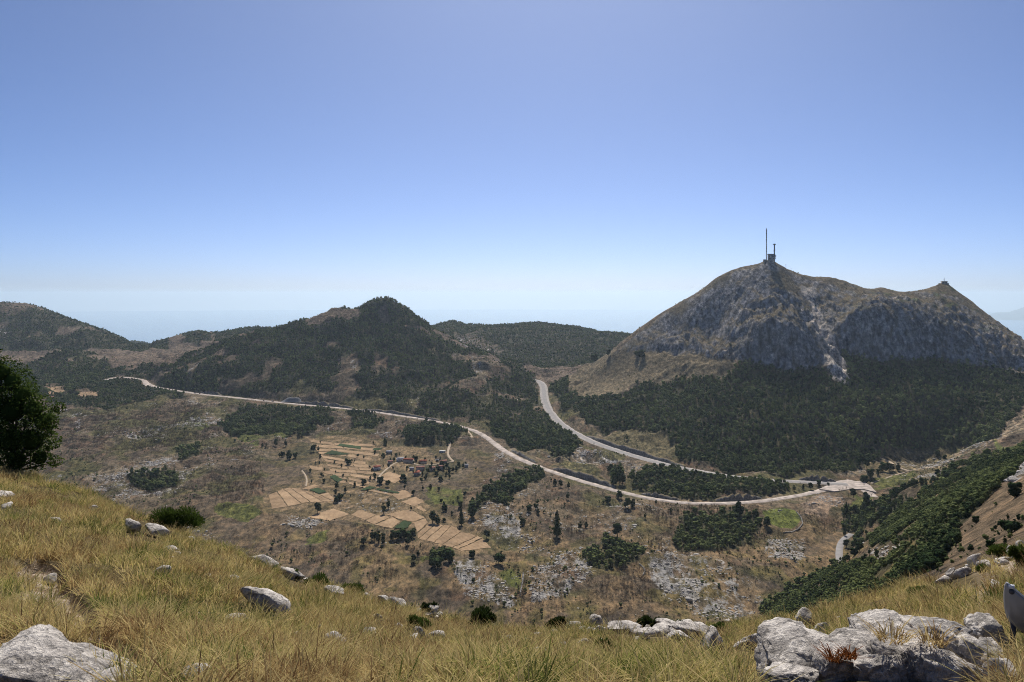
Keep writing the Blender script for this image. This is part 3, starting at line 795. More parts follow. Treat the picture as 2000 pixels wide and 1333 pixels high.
def plot(q, mat, name='crop_field', nu=12, nv=8, c8=True, lift=.45, ymin=900):
    q = [((500 + x / 3.92, 780 + y / 3.92) if c8 else (x, y)) for x, y in q]
    cx = sum(p[0] for p in q) / 4; cy = sum(p[1] for p in q) / 4
    wx = max(p[0] for p in q) - min(p[0] for p in q); wy = max(p[1] for p in q) - min(p[1] for p in q)
    def inset(p, a, b, g):
        for o in (a, b):
            d = math.hypot(o[0] - p[0], o[1] - p[1]) + 1e-6
            p = (p[0] + (o[0] - p[0]) / d * min(g, d * .2), p[1] + (o[1] - p[1]) / d * min(g, d * .2))
        return p
    q = [inset(q[k], q[(k + 1) % 4], q[k - 1], .95) for k in range(4)]
    V = []
    for j in range(nv + 1):
        for i in range(nu + 1):
            a, b = i / nu, j / nv
            x = (q[0][0] * (1 - a) + q[1][0] * a) * (1 - b) + (q[3][0] * (1 - a) + q[2][0] * a) * b
            y = (q[0][1] * (1 - a) + q[1][1] * a) * (1 - b) + (q[3][1] * (1 - a) + q[2][1] * a) * b
            V.append(tuple(hit(x, y, ZT, ymin, 2900) + Vector((0, 0, lift))))
    V = np.array(V).reshape(nv + 1, nu + 1, 3)
    for _ in range(2):
        V[1:-1, :, 2] = np.maximum(V[1:-1, :, 2], (V[:-2, :, 2] + V[2:, :, 2]) / 2)
    V = V.reshape(-1, 3)
    V[:, 0] += 1.6 * fbm2(V[:, 0] / 7, V[:, 1] / 7, 3, 3); V[:, 1] += 3.0 * fbm2(V[:, 0] / 7, V[:, 1] / 7, 3, 8)
    Fc = [(j * (nu + 1) + i, j * (nu + 1) + i + 1, (j + 1) * (nu + 1) + i + 1, (j + 1) * (nu + 1) + i) for j in range(nv) for i in range(nu)]
    me = np_mesh(name, V, Fc, mat)
    return tag(mobj(name, me), kind='structure')
T = [(95, 735), (160, 705), (205, 684), (262, 679), (335, 690), (478, 732)]
B = [(118, 845), (245, 826), (350, 802), (416, 789), (520, 790), (596, 786)]
gold = [[T[i], T[i + 1], B[i + 1], B[i]] for i in range(5)]
gold += [[(345, 688), (450, 648), (482, 668), (405, 695)], [(482, 731), (552, 714), (608, 766), (598, 786)],
         [(385, 905), (590, 838), (722, 882), (560, 936)], [(722, 886), (795, 850), (930, 886), (832, 930)], [(832, 932), (930, 888), (1040, 900), (905, 964)], [(905, 966), (1042, 902), (1112, 935), (1040, 994)],
         [(985, 885), (1180, 845), (1300, 908), (1205, 942)], [(1206, 946), (1300, 910), (1318, 950), (1232, 1028)], [(1050, 905), (1120, 905), (1200, 940), (1130, 928)]]
ST = [(1322, 950), (1380, 957), (1440, 965), (1498, 968), (1575, 1014), (1700, 1050), (1737, 1064), (1805, 1140)]
SB = [(1228, 1036), (1240, 1072), (1296, 1086), (1362, 1102), (1424, 1116), (1500, 1140), (1545, 1152), (1572, 1168)]
gold += [[ST[i], ST[i + 1], SB[i + 1], SB[i]] for i in range(7)]
gold += [[(1030, 732), (1130, 690), (1222, 740), (1092, 776)], [(1105, 786), (1222, 747), (1300, 782), (1210, 826)], [(1216, 830), (1262, 816), (1312, 860), (1280, 866)], [(930, 602), (1010, 552), (1142, 592), (1062, 650)],
         [(850, 702), (905, 697), (1100, 742), (1010, 732)], [(400, 506), (522, 522), (505, 553), (420, 540)], [(502, 553), (592, 546), (612, 570), (545, 582)]]
# long narrow terraces stepping down the slope
trng = random.Random(4)
for k in range(11):
    t0, t1 = k / 11, (k + .84) / 11
    L0 = (405 + 235 * t0, 306 + 345 * t0); L1 = (405 + 235 * t1, 306 + 345 * t1)
    R0 = (905 + 60 * math.sin(k * 1.1), 352 + 335 * t0); R1 = (905 + 60 * math.sin(k * 1.1 + .3), 352 + 335 * t1)
    cuts = sorted([0, 1] + [trng.uniform(.25, .75)] + ([trng.uniform(.3, .9)] if k % 3 == 0 else []))
    for a, b in zip(cuts[:-1], cuts[1:]):
        if b - a < .12: continue
        w1 = lambda A, B, t: (A[0] + (B[0] - A[0]) * t, A[1] + (B[1] - A[1]) * t + 9 * math.sin(t * 5 + k))
        gold.append([w1(L0, R0, a), w1(L0, R0, b - .012), w1(L1, R1, b - .012), w1(L1, R1, a)])
for q in gold: plot(q, M_GOLD)
for q in ([(645, 340), (812, 364), (802, 390), (612, 360)], [(902, 375), (982, 372), (940, 398), (882, 396)], [(580, 392), (722, 424), (655, 430), (510, 424)], [(555, 592), (602, 580), (676, 620), (622, 646)], [(405, 696), (470, 678), (550, 714), (480, 730)], [(790, 702), (870, 665), (932, 680), (852, 700)],
          [(932, 682), (1108, 716), (1092, 730), (905, 696)], [(1045, 992), (1130, 930), (1202, 946), (1152, 996)]):
    plot(q, M_GREEN, 'green_crop_field', lift=1.1)
plot([(86, 757), (124, 754), (128, 771), (90, 772)], M_GOLD, c8=False, ymin=2300)
plot([(152, 766), (194, 764), (190, 775), (152, 776)], M_GOLD, c8=False, ymin=2300)

# a far blue range across the sea
def far_range():
    Y0 = 52000
    n, k = 140, 14
    xs = np.linspace(1880, 2500, n)
    top = np.interp(xs, [1880, 1930, 1945, 1960, 1975, 1985, 2000, 2050, 2150, 2500], [640, 614, 612, 611, 608, 606, 601, 585, 575, 580]) + fbm2(xs / 24, xs * 0, 4, 9) * 5
    V = []
    for j in range(k):
        f = j / (k - 1)
        y = Y0 + f * 9000
        zt = (H0 - top) / F * (Y0 + 9000)
        z = -1650 + (zt + 1650) * f ** .8 + fbm2(xs / 9 + j * .3, xs * 0 + j * .4, 4, 4) * 260 * math.sin(f * math.pi)
        V.append(np.c_[(xs - 1000) / F * y, np.full(n, y), z])
    V.append(np.c_[(xs - 1000) / F * (Y0 + 20000), np.full(n, Y0 + 20000), np.full(n, -1700)])
    V = np.concatenate(V)
    Fc = [(j * n + i, j * n + i + 1, (j + 1) * n + i + 1, (j + 1) * n + i) for j in range(k) for i in range(n - 1)]
    tag(mobj('far_mountains', np_mesh('far_mountains', V, Fc, simple_mat('far_slopes', (.10, .11, .085), .95, .05, .3, .002), True)), kind='structure')
far_range()
# ------------------------------------------------------------------ plants: materials and prototypes
def leaf_mat(name, dark, light, transl=.25, attr='tint', hue=None, isl=.3):
    m, nt, out = new_mat(name)
    L = nt.links
    at = N(nt, 'ShaderNodeAttribute', attribute_name=attr); at.attribute_type = 'INSTANCER'
    oi = N(nt, 'ShaderNodeObjectInfo')
    geo = N(nt, 'ShaderNodeNewGeometry')
    ad = N(nt, 'ShaderNodeMath', operation='ADD'); L.new(at.outputs['Fac'], ad.inputs[0])
    ml = N(nt, 'ShaderNodeMath', operation='MULTIPLY'); ml.inputs[1].default_value = .45
    L.new(oi.outputs['Random'], ml.inputs[0]); L.new(ml.outputs[0], ad.inputs[1])
    ri = N(nt, 'ShaderNodeMath', operation='MULTIPLY_ADD'); ri.inputs[1].default_value = isl; ri.inputs[2].default_value = -isl * .45
    L.new(geo.outputs['Random Per Island'], ri.inputs[0])
    ad2 = N(nt, 'ShaderNodeMath', operation='ADD'); L.new(ad.outputs[0], ad2.inputs[0]); L.new(ri.outputs[0], ad2.inputs[1])
    stops = [(0.05, dark), (0.55, tuple((a + b) / 2 for a, b in zip(dark, light))), (1.0, light)] if hue is None else hue
    r = ramp(nt, stops)
    L.new(ad2.outputs[0], r.inputs[0])
    d = N(nt, 'ShaderNodeBsdfDiffuse'); t = N(nt, 'ShaderNodeBsdfTranslucent')
    L.new(r.outputs[0], d.inputs[0]); L.new(r.outputs[0], t.inputs[0])
    mx = N(nt, 'ShaderNodeMixShader'); mx.inputs[0].default_value = transl
    L.new(d.outputs[0], mx.inputs[1]); L.new(t.outputs[0], mx.inputs[2])
    L.new(mx.outputs[0], out.inputs[0])
    return m
M_WOOD = leaf_mat('wood_leaves', (.030, .050, .024), (.20, .225, .082), .12)
M_TREE = leaf_mat('tree_leaves', (.022, .038, .017), (.075, .102, .036), .12)
M_DEAD = leaf_mat('scorched_twigs', (.060, .050, .043), (.150, .108, .082), .1)
M_BARK = simple_mat('bark', (.085, .068, .052), .95, .05, .35, 3.0)
M_BEECH = leaf_mat('beech_leaves', (.036, .062, .016), (.165, .21, .045), .45, isl=.9)
M_JUNIPER = leaf_mat('juniper_needles', (.022, .038, .014), (.070, .100, .024), .25)
M_BROOM = leaf_mat('broom_stems', (.055, .085, .018), (.140, .185, .045), .35)

def rand_quads(rng, C_, Nrm, size, elong=1.0):
    """leaf faces: rhombs of the given sizes centred on C_ and facing Nrm"""
    n = len(C_)
    Nrm = Nrm / (np.linalg.norm(Nrm, axis=1)[:, None] + 1e-9)
    r = rng.normal(size=(n, 3))
    U = np.cross(Nrm, r); U /= np.linalg.norm(U, axis=1)[:, None] + 1e-9
    W = np.cross(Nrm, U)
    s = np.asarray(size).reshape(-1, 1) * np.ones((n, 1))
    V = np.stack([C_ - U * s * elong, C_ - W * s * .62, C_ + U * s * elong, C_ + W * s * .62], 1).reshape(-1, 3)
    Fc = np.arange(4 * n).reshape(-1, 4)
    return V, Fc
def ico(sub):
    bm = bmesh.new()
    bmesh.ops.create_icosphere(bm, subdivisions=sub, radius=1.0)
    V = np.array([v.co[:] for v in bm.verts]); Fc = np.array([[v.index for v in f.verts] for f in bm.faces])
    bm.free()
    return V, Fc
ICO = {k: ico(k) for k in (1, 2, 3, 4, 5)}
def tri2(Fc):
    """quads to triangles"""
    return np.concatenate([Fc[:, [0, 1, 2]], Fc[:, [0, 2, 3]]]) if Fc.shape[1] == 4 else Fc
def merge(parts):
    Vs, Fs, o = [], [], 0
    for V, Fc in parts:
        Vs.append(V); Fs.append(tri2(np.asarray(Fc)) + o); o += len(V)
    return np.concatenate(Vs), np.concatenate(Fs)
def tube(pts, radii, n=6):
    pts = np.array(pts, float); V = []; Fc = []
    for i, p in enumerate(pts):
        d = pts[min(i + 1, len(pts) - 1)] - pts[max(i - 1, 0)]
        d = d / (np.linalg.norm(d) + 1e-9)
        a = np.cross(d, [0.31, .95, .05]); a /= np.linalg.norm(a) + 1e-9
        b = np.cross(d, a)
        for k in range(n):
            t = 2 * math.pi * k / n
            V.append(p + (a * math.cos(t) + b * math.sin(t)) * radii[i])
    m = len(pts)
    for i in range(m - 1):
        for k in range(n):
            Fc.append((i * n + k, i * n + (k + 1) % n, (i + 1) * n + (k + 1) % n, (i + 1) * n + k))
    V.append(pts[-1]); t = len(V) - 1
    F3 = [((m - 1) * n + k, (m - 1) * n + (k + 1) % n, t) for k in range(n)]
    return np.array(V), np.concatenate([tri2(np.array(Fc)), np.array(F3)])

def crown_round(rng, nleaf, leaf, w=.42, base=.16, lumps=7):
    """crown of unit height tree: uneven lumps, leaf clumps on and in them, a sparse dark core"""
    P = []
    cen = []; rad = []
    for k in range(lumps):
        a = rng.uniform(0, 2 * math.pi); z = rng.uniform(base + .14, .82)
        prof = math.sin(math.pi * min(max((z - base) / (1.02 - base), .08), .95)) ** .7
        r = w * .55 * prof * rng.uniform(.3, 1)
        cen.append((r * math.cos(a), r * math.sin(a), z)); rad.append(w * rng.uniform(.38, .6) * (.55 + .45 * prof))
    cen.append((0, 0, .5)); rad.append(w * .62)
    cen = np.array(cen); rad = np.array(rad)
    k = rng.integers(0, len(cen), nleaf)
    d = rng.normal(size=(nleaf, 3)); d /= np.linalg.norm(d, axis=1)[:, None]
    rr = rad[k] * rng.uniform(.62, 1.06, nleaf)
    pts = cen[k] + d * rr[:, None] * np.array([1, 1, .82])
    pts[:, 2] = np.clip(pts[:, 2], base * .6, 1.03)
    V1, F1 = rand_quads(rng, pts, d + rng.normal(size=d.shape) * .28, leaf * rng.uniform(.7, 1.35, nleaf))
    core = []
    for j in range(len(cen)):
        u = ICO[1][0]
        core.append((u * (rad[j] * (.80 + .14 * vnoise3(u[:, 0] * 2 + j * 7, u[:, 1] * 2, u[:, 2] * 2)))[:, None] * np.array([1, 1, .82]) + cen[j], ICO[1][1]))
    return merge([(V1, F1)] + core)
def crown_cone(rng, nleaf, leaf, w=.26, base=.1):
    z = base + (1 - base) * rng.beta(1.1, 1.5, nleaf)
    r = w * (1 - ((z - base) / (1.0 - base)) ** 1.25) * (.75 + .35 * np.sin(z * 40 + rng.uniform(0, 6))) + .01
    a = rng.uniform(0, 2 * math.pi, nleaf)
    q = rng.uniform(.6, 1.1, nleaf)
    pts = np.c_[np.cos(a) * r * q, np.sin(a) * r * q, z]
    d = np.c_[np.cos(a), np.sin(a), np.full(nleaf, .45)]
    V1, F1 = rand_quads(rng, pts, d + rng.normal(size=d.shape) * .5, leaf * rng.uniform(.7, 1.3, nleaf))
    m = 9
    cv = [(math.cos(t) * w * .6, math.sin(t) * w * .6, base + .03) for t in np.linspace(0, 2 * math.pi, m, endpoint=False)] + [(0, 0, .96)]
    cf = [(i, (i + 1) % m, m) for i in range(m)]
    return merge([(V1, F1), (np.array(cv), np.array(cf))])
def trunk(rng, h=.45, r=.022, limbs=4):
    lean = rng.normal(size=2) * .02
    parts = [tube([(0, 0, -.06), (lean[0], lean[1], h * .5), (lean[0] * 2, lean[1] * 2, h)], [r * 1.4, r, r * .5], 6)]
    for k in range(limbs):
        a = rng.uniform(0, 6.28); z = h * rng.uniform(.4, .95); l = rng.uniform(.12, .24)
        parts.append(tube([(0, 0, z), (math.cos(a) * l * .5, math.sin(a) * l * .5, z + l * .5), (math.cos(a) * l, math.sin(a) * l, z + l * .8)], [r * .5, r * .35, r * .1], 4))
    return merge(parts)
def dead_tree(rng):
    parts = [tube([(0, 0, -.05), (.01, .0, .5), (.02, .01, 1)], [.018, .012, .003], 4)]
    for k in range(9):
        a = rng.uniform(0, 6.28); z = rng.uniform(.3, .9); l = rng.uniform(.1, .26) * (1.2 - z)
        parts.append(tube([(0, 0, z), (math.cos(a) * l, math.sin(a) * l, z + l * .9)], [.007, .002], 3))
    p = rng.normal(size=(60, 3)) * np.array([.13, .13, .2]) + np.array([0, 0, .58])
    parts.append(rand_quads(rng, p, rng.normal(size=(60, 3)), .042, 1.7))
    return merge(parts)

rng = np.random.default_rng(7)
def proto_col(name, objs):
    c = bpy.data.collections.new(name)
    for o in objs: c.objects.link(o)
    return c
def raw_obj(name, VF, mat, smooth=False):
    return bpy.data.objects.new(name, np_mesh(name, VF[0], VF[1], mat, smooth))
wood_p = []
for k in range(6):
    wood_p.append(raw_obj('wood_proto_%d' % k, merge([crown_round(rng, 90, .07, w=.46 + .06 * (k % 3), base=.08, lumps=6)]), M_WOOD))
for k in range(2):
    wood_p.append(raw_obj('wood_proto_%d' % (6 + k), crown_cone(rng, 110, .075, w=.3), M_WOOD))
COL_WOOD = proto_col('wood_prototypes', wood_p)
COL_DEAD = proto_col('scorched_prototypes', [raw_obj('scorched_proto_%d' % k, dead_tree(rng), M_DEAD) for k in range(4)])

def scatter(name, pts, scl, idx_, tint, coll, label, cat, rot=None):
    """one 'stuff' object: many copies of a few shapes placed by geometry nodes"""
    n = len(pts)
    me = bpy.data.meshes.new(name)
    me.vertices.add(n); me.vertices.foreach_set('co', np.asarray(pts, np.float32).ravel())
    def attr(nm, typ, data, field):
        a = me.attributes.new(nm, typ, 'POINT'); a.data.foreach_set(field, data)
    attr('scl', 'FLOAT_VECTOR', np.asarray(scl, np.float32).ravel(), 'vector')
    if rot is None:
        rot = np.c_[np.zeros(n), np.zeros(n), rng.uniform(0, 6.28, n)]
    attr('rot', 'FLOAT_VECTOR', np.asarray(rot, np.float32).ravel(), 'vector')
    attr('which', 'INT', np.asarray(idx_, np.int32), 'value')
    attr('tint', 'FLOAT', np.asarray(tint, np.float32), 'value')
    me.update()
    o = mobj(name, me)
    ng = bpy.data.node_groups.new(name + '_nodes', 'GeometryNodeTree')
    ng.interface.new_socket('Geometry', in_out='INPUT', socket_type='NodeSocketGeometry')
    ng.interface.new_socket('Geometry', in_out='OUTPUT', socket_type='NodeSocketGeometry')
    gi = ng.nodes.new('NodeGroupInput'); go = ng.nodes.new('NodeGroupOutput')
    ci = ng.nodes.new('GeometryNodeCollectionInfo')
    ci.inputs['Collection'].default_value = coll
    ci.inputs['Separate Children'].default_value = True
    ci.inputs['Reset Children'].default_value = True
    ip = ng.nodes.new('GeometryNodeInstanceOnPoints')
    ip.inputs['Pick Instance'].default_value = True
    def na(nm, dt):
        q = ng.nodes.new('GeometryNodeInputNamedAttribute'); q.data_type = dt; q.inputs['Name'].default_value = nm
        return q.outputs[0]
    L = ng.links
    L.new(gi.outputs[0], ip.inputs['Points']); L.new(ci.outputs[0], ip.inputs['Instance'])
    L.new(na('which', 'INT'), ip.inputs['Instance Index'])
    L.new(na('rot', 'FLOAT_VECTOR'), ip.inputs['Rotation'])
    L.new(na('scl', 'FLOAT_VECTOR'), ip.inputs['Scale'])
    L.new(ip.outputs[0], go.inputs[0])
    md = o.modifiers.new('placing', 'NODES'); md.node_group = ng
    return tag(o, label, cat, kind='stuff')

# ------------------------------------------------------------------ woods, scorched trees, scrub and rubble spread over the land
cellA = (XG[:-1, 1:] - XG[:-1, :-1]) * (YG[1:, :-1] - YG[:-1, :-1])
vis_c = VIS[:-1, :-1] & (PXG[:-1, :-1] > -120) & (PXG[:-1, :-1] < 2120)
def sample(dens, seed):
    """points on the ground with the given number per square metre"""
    r = np.random.default_rng(seed)
    lam = np.where(vis_c, dens[:-1, :-1] * cellA, 0)
    cnt = r.poisson(lam)
    j, i = np.nonzero(cnt)
    rep = cnt[j, i]
    j = np.repeat(j, rep); i = np.repeat(i, rep)
    n = len(j)
    a = r.uniform(size=n); b = r.uniform(size=n)
    Y = YR[j] + (YR[j + 1] - YR[j]) * b
    px = PXC[i] + 3 * a
    X = (px - 1000) / F * Y
    Z = (ZT[j, i] * (1 - a) + ZT[j, i + 1] * a) * (1 - b) + (ZT[j + 1, i] * (1 - a) + ZT[j + 1, i + 1] * a) * b
    return np.c_[X, Y, Z], j, i, r
roadfree = sstep(14, 24, dist)
sp = np.where(YG < 1000, 3.0, np.where(YG < 2700, 7.0, np.where(YG < 3150, 6.0, 8.5)))
fdens = np.clip(m_forest, 0, 1) * roadfree / sp ** 2 * (1 - fl)
fdens = np.where(m_rock, 0, fdens)
P, j, i, r = sample(fdens, 1)
hgt = np.where(P[:, 1] < 1000, r.uniform(2.6, 5.6, len(P)), 4.2 + r.gamma(3.0, 1.6, len(P)).clip(0, 11))
hgt = np.where(P[:, 1] > 3150, hgt * .8, np.where((P[:, 1] > 2350) & (P[:, 0] < 100), hgt * .74, hgt))
wd = r.uniform(.85, 1.25, len(P)) * hgt
tint = np.clip(.26 + .42 * fbm2(P[:, 0] / 90, P[:, 1] / 90, 4, 91) + r.normal(size=len(P)) * .13, -.1, .9)
tint += .22 * (inpoly(P[:, 0] / P[:, 1] * F + 1000, H0 - F * P[:, 2] / P[:, 1], [(1560, 850), (1600, 800), (1650, 760), (1760, 810), (1820, 850), (1800, 880), (1700, 880)]))
which = np.where(r.uniform(size=len(P)) < .82, r.integers(0, 6, len(P)), r.integers(6, 8, len(P)))
print('wood trees', len(P))
near_sel = np.argsort(P[:, 1])[:140]          # the nearest ones are trees of their own
keep = np.ones(len(P), bool)
vis_px = P[:, 0] / P[:, 1] * F + 1000
cand = np.where((P[:, 1] > 260) & (P[:, 1] < 900) & (vis_px < 2010) & (vis_px > 1450))[0]
cand = cand[np.argsort(-(hgt[cand] / P[cand, 1]))][:150]
keep[cand] = False
NEAR_TREES = [(P[q], hgt[q], wd[q], tint[q]) for q in cand]
scatter('woodland', P[keep], np.c_[wd, wd, hgt][keep], which[keep], tint[keep], COL_WOOD, 'dark green woods covering the hill sides and lower mountain slopes', 'woods')

# scattered bushes on open ground
od = (1 - np.clip(m_forest * 1.5, 0, 1)) * roadfree * (1 - fl) * np.where(m_rock, .12, 1) * np.where(m_grassm, .45, 1)
od = od * sstep(-.1, .3, fbm2(XG / 70, YG / 90, 4, 95)) * np.where(far, 0.0014, .0105)
P, j, i, r = sample(od, 2)
h = (.7 + r.gamma(1.6, .85, len(P))) * np.where(P[:, 1] > 3150, 2.0, 1.0) * np.where(P[:, 1] < 800, .6, 1)
scatter('scrub', P, np.c_[h * 1.2, h * 1.2, h], r.integers(0, 6, len(P)), r.uniform(.1, .6, len(P)), COL_WOOD, 'scattered dark bushes dotted over the dry open slopes', 'bushes')
print('scrub', len(P))

# scorched bare trees in the valley
bm_ = np.zeros(PXG.shape)
for g in ([(120, 810), (330, 790), (430, 800), (470, 850), (420, 870), (300, 880), (140, 870)], [(230, 950), (340, 930), (420, 960), (300, 980)], [(690, 1030), (900, 1060), (820, 1120), (690, 1070)], [(1240, 1000), (1320, 985), (1490, 1000), (1500, 1060), (1440, 1090), (1300, 1085), (1240, 1070)], [(1560, 1010), (1640, 1010), (1640, 1045), (1580, 1050)],
          [(1130, 1110), (1280, 1100), (1270, 1200), (1150, 1200)], [(1000, 1160), (1100, 1150), (1110, 1210), (1010, 1210)], [(350, 890), (480, 880), (520, 960), (440, 1000), (380, 960)], [(1040, 1030), (1200, 1010), (1220, 1060), (1100, 1080)], [(560, 1080), (700, 1050), (800, 1130), (700, 1150)]):
    bm_[region(g, 900, 2700)] = 1
bdens = (bm_ * 1.0 + .10) * (YG > 880) * (YG < 2650) * (1 - np.clip(m_forest, 0, 1)) * roadfree * (1 - fl) * (~m_rock) * (1 - m_grassm) * .024
bdens *= sstep(-.35, .2, fbm2(XG / 45, YG / 60, 4, 97))
bdens[(PXG > 1480) & (YG > 1700)] = 0
P, j, i, r = sample(bdens, 3)
h = r.uniform(3.0, 7.5, len(P))
scatter('scorched_trees', P, np.c_[h * 1.1, h * 1.1, h], r.integers(0, 4, len(P)), r.uniform(0, .7, len(P)), COL_DEAD, 'thin scorched brown trees and bare stems across the valley', 'dead trees')
print('dead', len(P))

# limestone blocks breaking through the turf
def rock_mat(name, lo, mid, hi, sc):
    m, nt, out = new_mat(name)
    L = nt.links
    tc = N(nt, 'ShaderNodeTexCoord')
    geo = N(nt, 'ShaderNodeNewGeometry')
    a = N(nt, 'ShaderNodeTexNoise'); a.inputs['Scale'].default_value = sc; a.inputs['Detail'].default_value = 10; a.inputs['Roughness'].default_value = .68
    b = N(nt, 'ShaderNodeTexNoise'); b.inputs['Scale'].default_value = sc * 6; b.inputs['Detail'].default_value = 8; b.inputs['Roughness'].default_value = .7
    v = N(nt, 'ShaderNodeTexVoronoi'); v.inputs['Scale'].default_value = sc * .9; v.feature = 'DISTANCE_TO_EDGE'
    dist_ = N(nt, 'ShaderNodeMixRGB'); dist_.inputs[0].default_value = .38
    L.new(geo.outputs['Position'], a.inputs['Vector']); L.new(geo.outputs['Position'], b.inputs['Vector'])
    L.new(geo.outputs['Position'], dist_.inputs[1]); L.new(a.outputs['Color'], dist_.inputs[2]); L.new(dist_.outputs[0], v.inputs['Vector'])
    r1 = ramp(nt, [(.33, lo), (.47, mid), (.62, hi)])
    L.new(a.outputs['Fac'], r1.inputs[0])
    r2 = ramp(nt, [(.3, (.42, .41, .42)), (.52, (1, 1, 1)), (.75, (1.12, 1.08, 1.03))])
    L.new(b.outputs['Fac'], r2.inputs[0])
    m1 = mixc(nt, 'MULTIPLY', .9); L.new(r1.outputs[0], m1.inputs[6]); L.new(r2.outputs[0], m1.inputs[7])
    r3 = ramp(nt, [(.0, (.35, .34, .33)), (.05, (1, 1, 1))])
    L.new(v.outputs['Distance'], r3.inputs[0])
    m2 = mixc(nt, 'MULTIPLY', .28); L.new(m1.outputs[2], m2.inputs[6]); L.new(r3.outputs[0], m2.inputs[7])
    bs = principled(nt, .9, .15)
    L.new(m2.outputs[2], bs.inputs['Base Color'])
    ad = N(nt, 'ShaderNodeMath', operation='ADD'); L.new(a.outputs['Fac'], ad.inputs[0])
    mu = N(nt, 'ShaderNodeMath', operation='MULTIPLY'); mu.inputs[1].default_value = .45; L.new(b.outputs['Fac'], mu.inputs[0]); L.new(mu.outputs[0], ad.inputs[1])
    pit = N(nt, 'ShaderNodeTexVoronoi'); pit.inputs['Scale'].default_value = sc * 5; L.new(dist_.outputs[0], pit.inputs['Vector'])
    pr = N(nt, 'ShaderNodeMapRange'); pr.inputs[1].default_value = .0; pr.inputs[2].default_value = .38; pr.inputs[3].default_value = -.22; pr.inputs[4].default_value = 0
    L.new(pit.outputs['Distance'], pr.inputs[0])
    ad3 = N(nt, 'ShaderNodeMath', operation='ADD'); L.new(ad.outputs[0], ad3.inputs[0]); L.new(pr.outputs[0], ad3.inputs[1]); ad = ad3
    cr = N(nt, 'ShaderNodeMapRange'); cr.inputs[1].default_value = .0; cr.inputs[2].default_value = .06; cr.inputs[3].default_value = -.22; cr.inputs[4].default_value = 0
    L.new(v.outputs['Distance'], cr.inputs[0])
    ad4 = N(nt, 'ShaderNodeMath', operation='ADD'); L.new(ad.outputs[0], ad4.inputs[0]); L.new(cr.outputs[0], ad4.inputs[1]); ad = ad4
    bp = N(nt, 'ShaderNodeBump'); bp.inputs['Strength'].default_value = 1.0; bp.inputs['Distance'].default_value = .32 / sc
    L.new(ad.outputs[0], bp.inputs['Height']); L.new(bp.outputs[0], bs.inputs['Normal'])
    L.new(bs.outputs[0], out.inputs[0])
    return m
M_LIME = rock_mat('valley_limestone', (.24, .225, .205), (.40, .375, .34), (.54, .50, .455), .4)
def boulder(rng_, sub=3, cuts=9, rough=.22, freq=1.3, dmin=.55):
    V, Fc = ICO[sub]
    V = V.copy()
    for k in range(cuts):
        n = rng_.normal(size=3); n /= np.linalg.norm(n)
        d = rng_.uniform(dmin, .92)
        s = V @ n
        V = V - np.outer(np.clip(s - d, 0, None) * .92, n)
    off = rng_.uniform(0, 50, 3)
    f1 = fbm3(V * freq + off, 4, 3, .5)
    f2 = fbm3(V * freq * 3.1 + off, 4, 9, .55, ridged=True)
    V = V * (1 + rough * f1 + rough * .35 * f2)[:, None]
    return V, Fc
rk_p = [raw_obj('rubble_proto_%d' % k, boulder(rng, 2, 8, .3), M_LIME) for k in range(5)]
COL_ROCK = proto_col('rubble_prototypes', rk_p)
rd = sstep(.45, .8, rocky) * (~m_rock) * (YG > 300) * (YG < 2600) * roadfree * (1 - fl * .8) * (1 - np.clip(m_forest, 0, 1)) * .06
rd = np.where(m_grassm, 0, rd)
rd *= sstep(-.2, .3, fbm2(XG / 22, YG / 30, 4, 99)) * 1.6
rd += (inpoly(JPX, JPY, [(1590, 965), (1625, 962), (1655, 985), (1640, 998), (1600, 990)]) & (YG > 1300) & (YG < 1900)) * .03
P, j, i, r = sample(rd, 4)
s = r.gamma(1.5, .42, len(P)) + .4
s = np.clip(s, .5, 5.5)
scatter('limestone_rubble', P, np.c_[s * r.uniform(.8, 1.5, len(P)), s * r.uniform(.8, 1.5, len(P)), s * r.uniform(.45, .8, len(P))], r.integers(0, 5, len(P)), np.zeros(len(P)), COL_ROCK, 'pale grey limestone blocks strewn over the valley floor', 'rocks')
print('rubble', len(P))

# ------------------------------------------------------------------ single trees
TREE_KINDS = {}
def tree_kind(k):
    if k in TREE_KINDS: return TREE_KINDS[k]
    q = np.random.default_rng(100 + len(TREE_KINDS))
    if k.startswith('round'):
        c = crown_round(q, 300, .055, w=.44, base=.02, lumps=11)
    elif k.startswith('tall'):
        c = crown_round(q, 280, .05, w=.29, base=.02, lumps=11)
    elif k.startswith('bush'):
        c = crown_round(q, 240, .075, w=.62, base=.04, lumps=8)
    else:
        c = crown_cone(q, 320, .045, w=.24)
    TREE_KINDS[k] = (np_mesh('crown', c[0], c[1], M_TREE), np_mesh('trunk', *trunk(q, .5), M_BARK))
    return TREE_KINDS[k]
def tree(kind, loc, h, w, label, group, name='tree', rz=None, cat='tree'):
    cm, tm = tree_kind(kind)
    o = empty(name, loc, random.uniform(0, 6.28) if rz is None else rz)
    o.scale = (w, w, h)
    for nm, me in (('crown', cm), ('trunk', tm)):
        c = bpy.data.objects.new(nm, me); link(c, o)
    return tag(o, label, cat, group)
random.seed(5)
KN = ['round_a', 'round_b', 'tall_a', 'bush_a', 'cone_a']
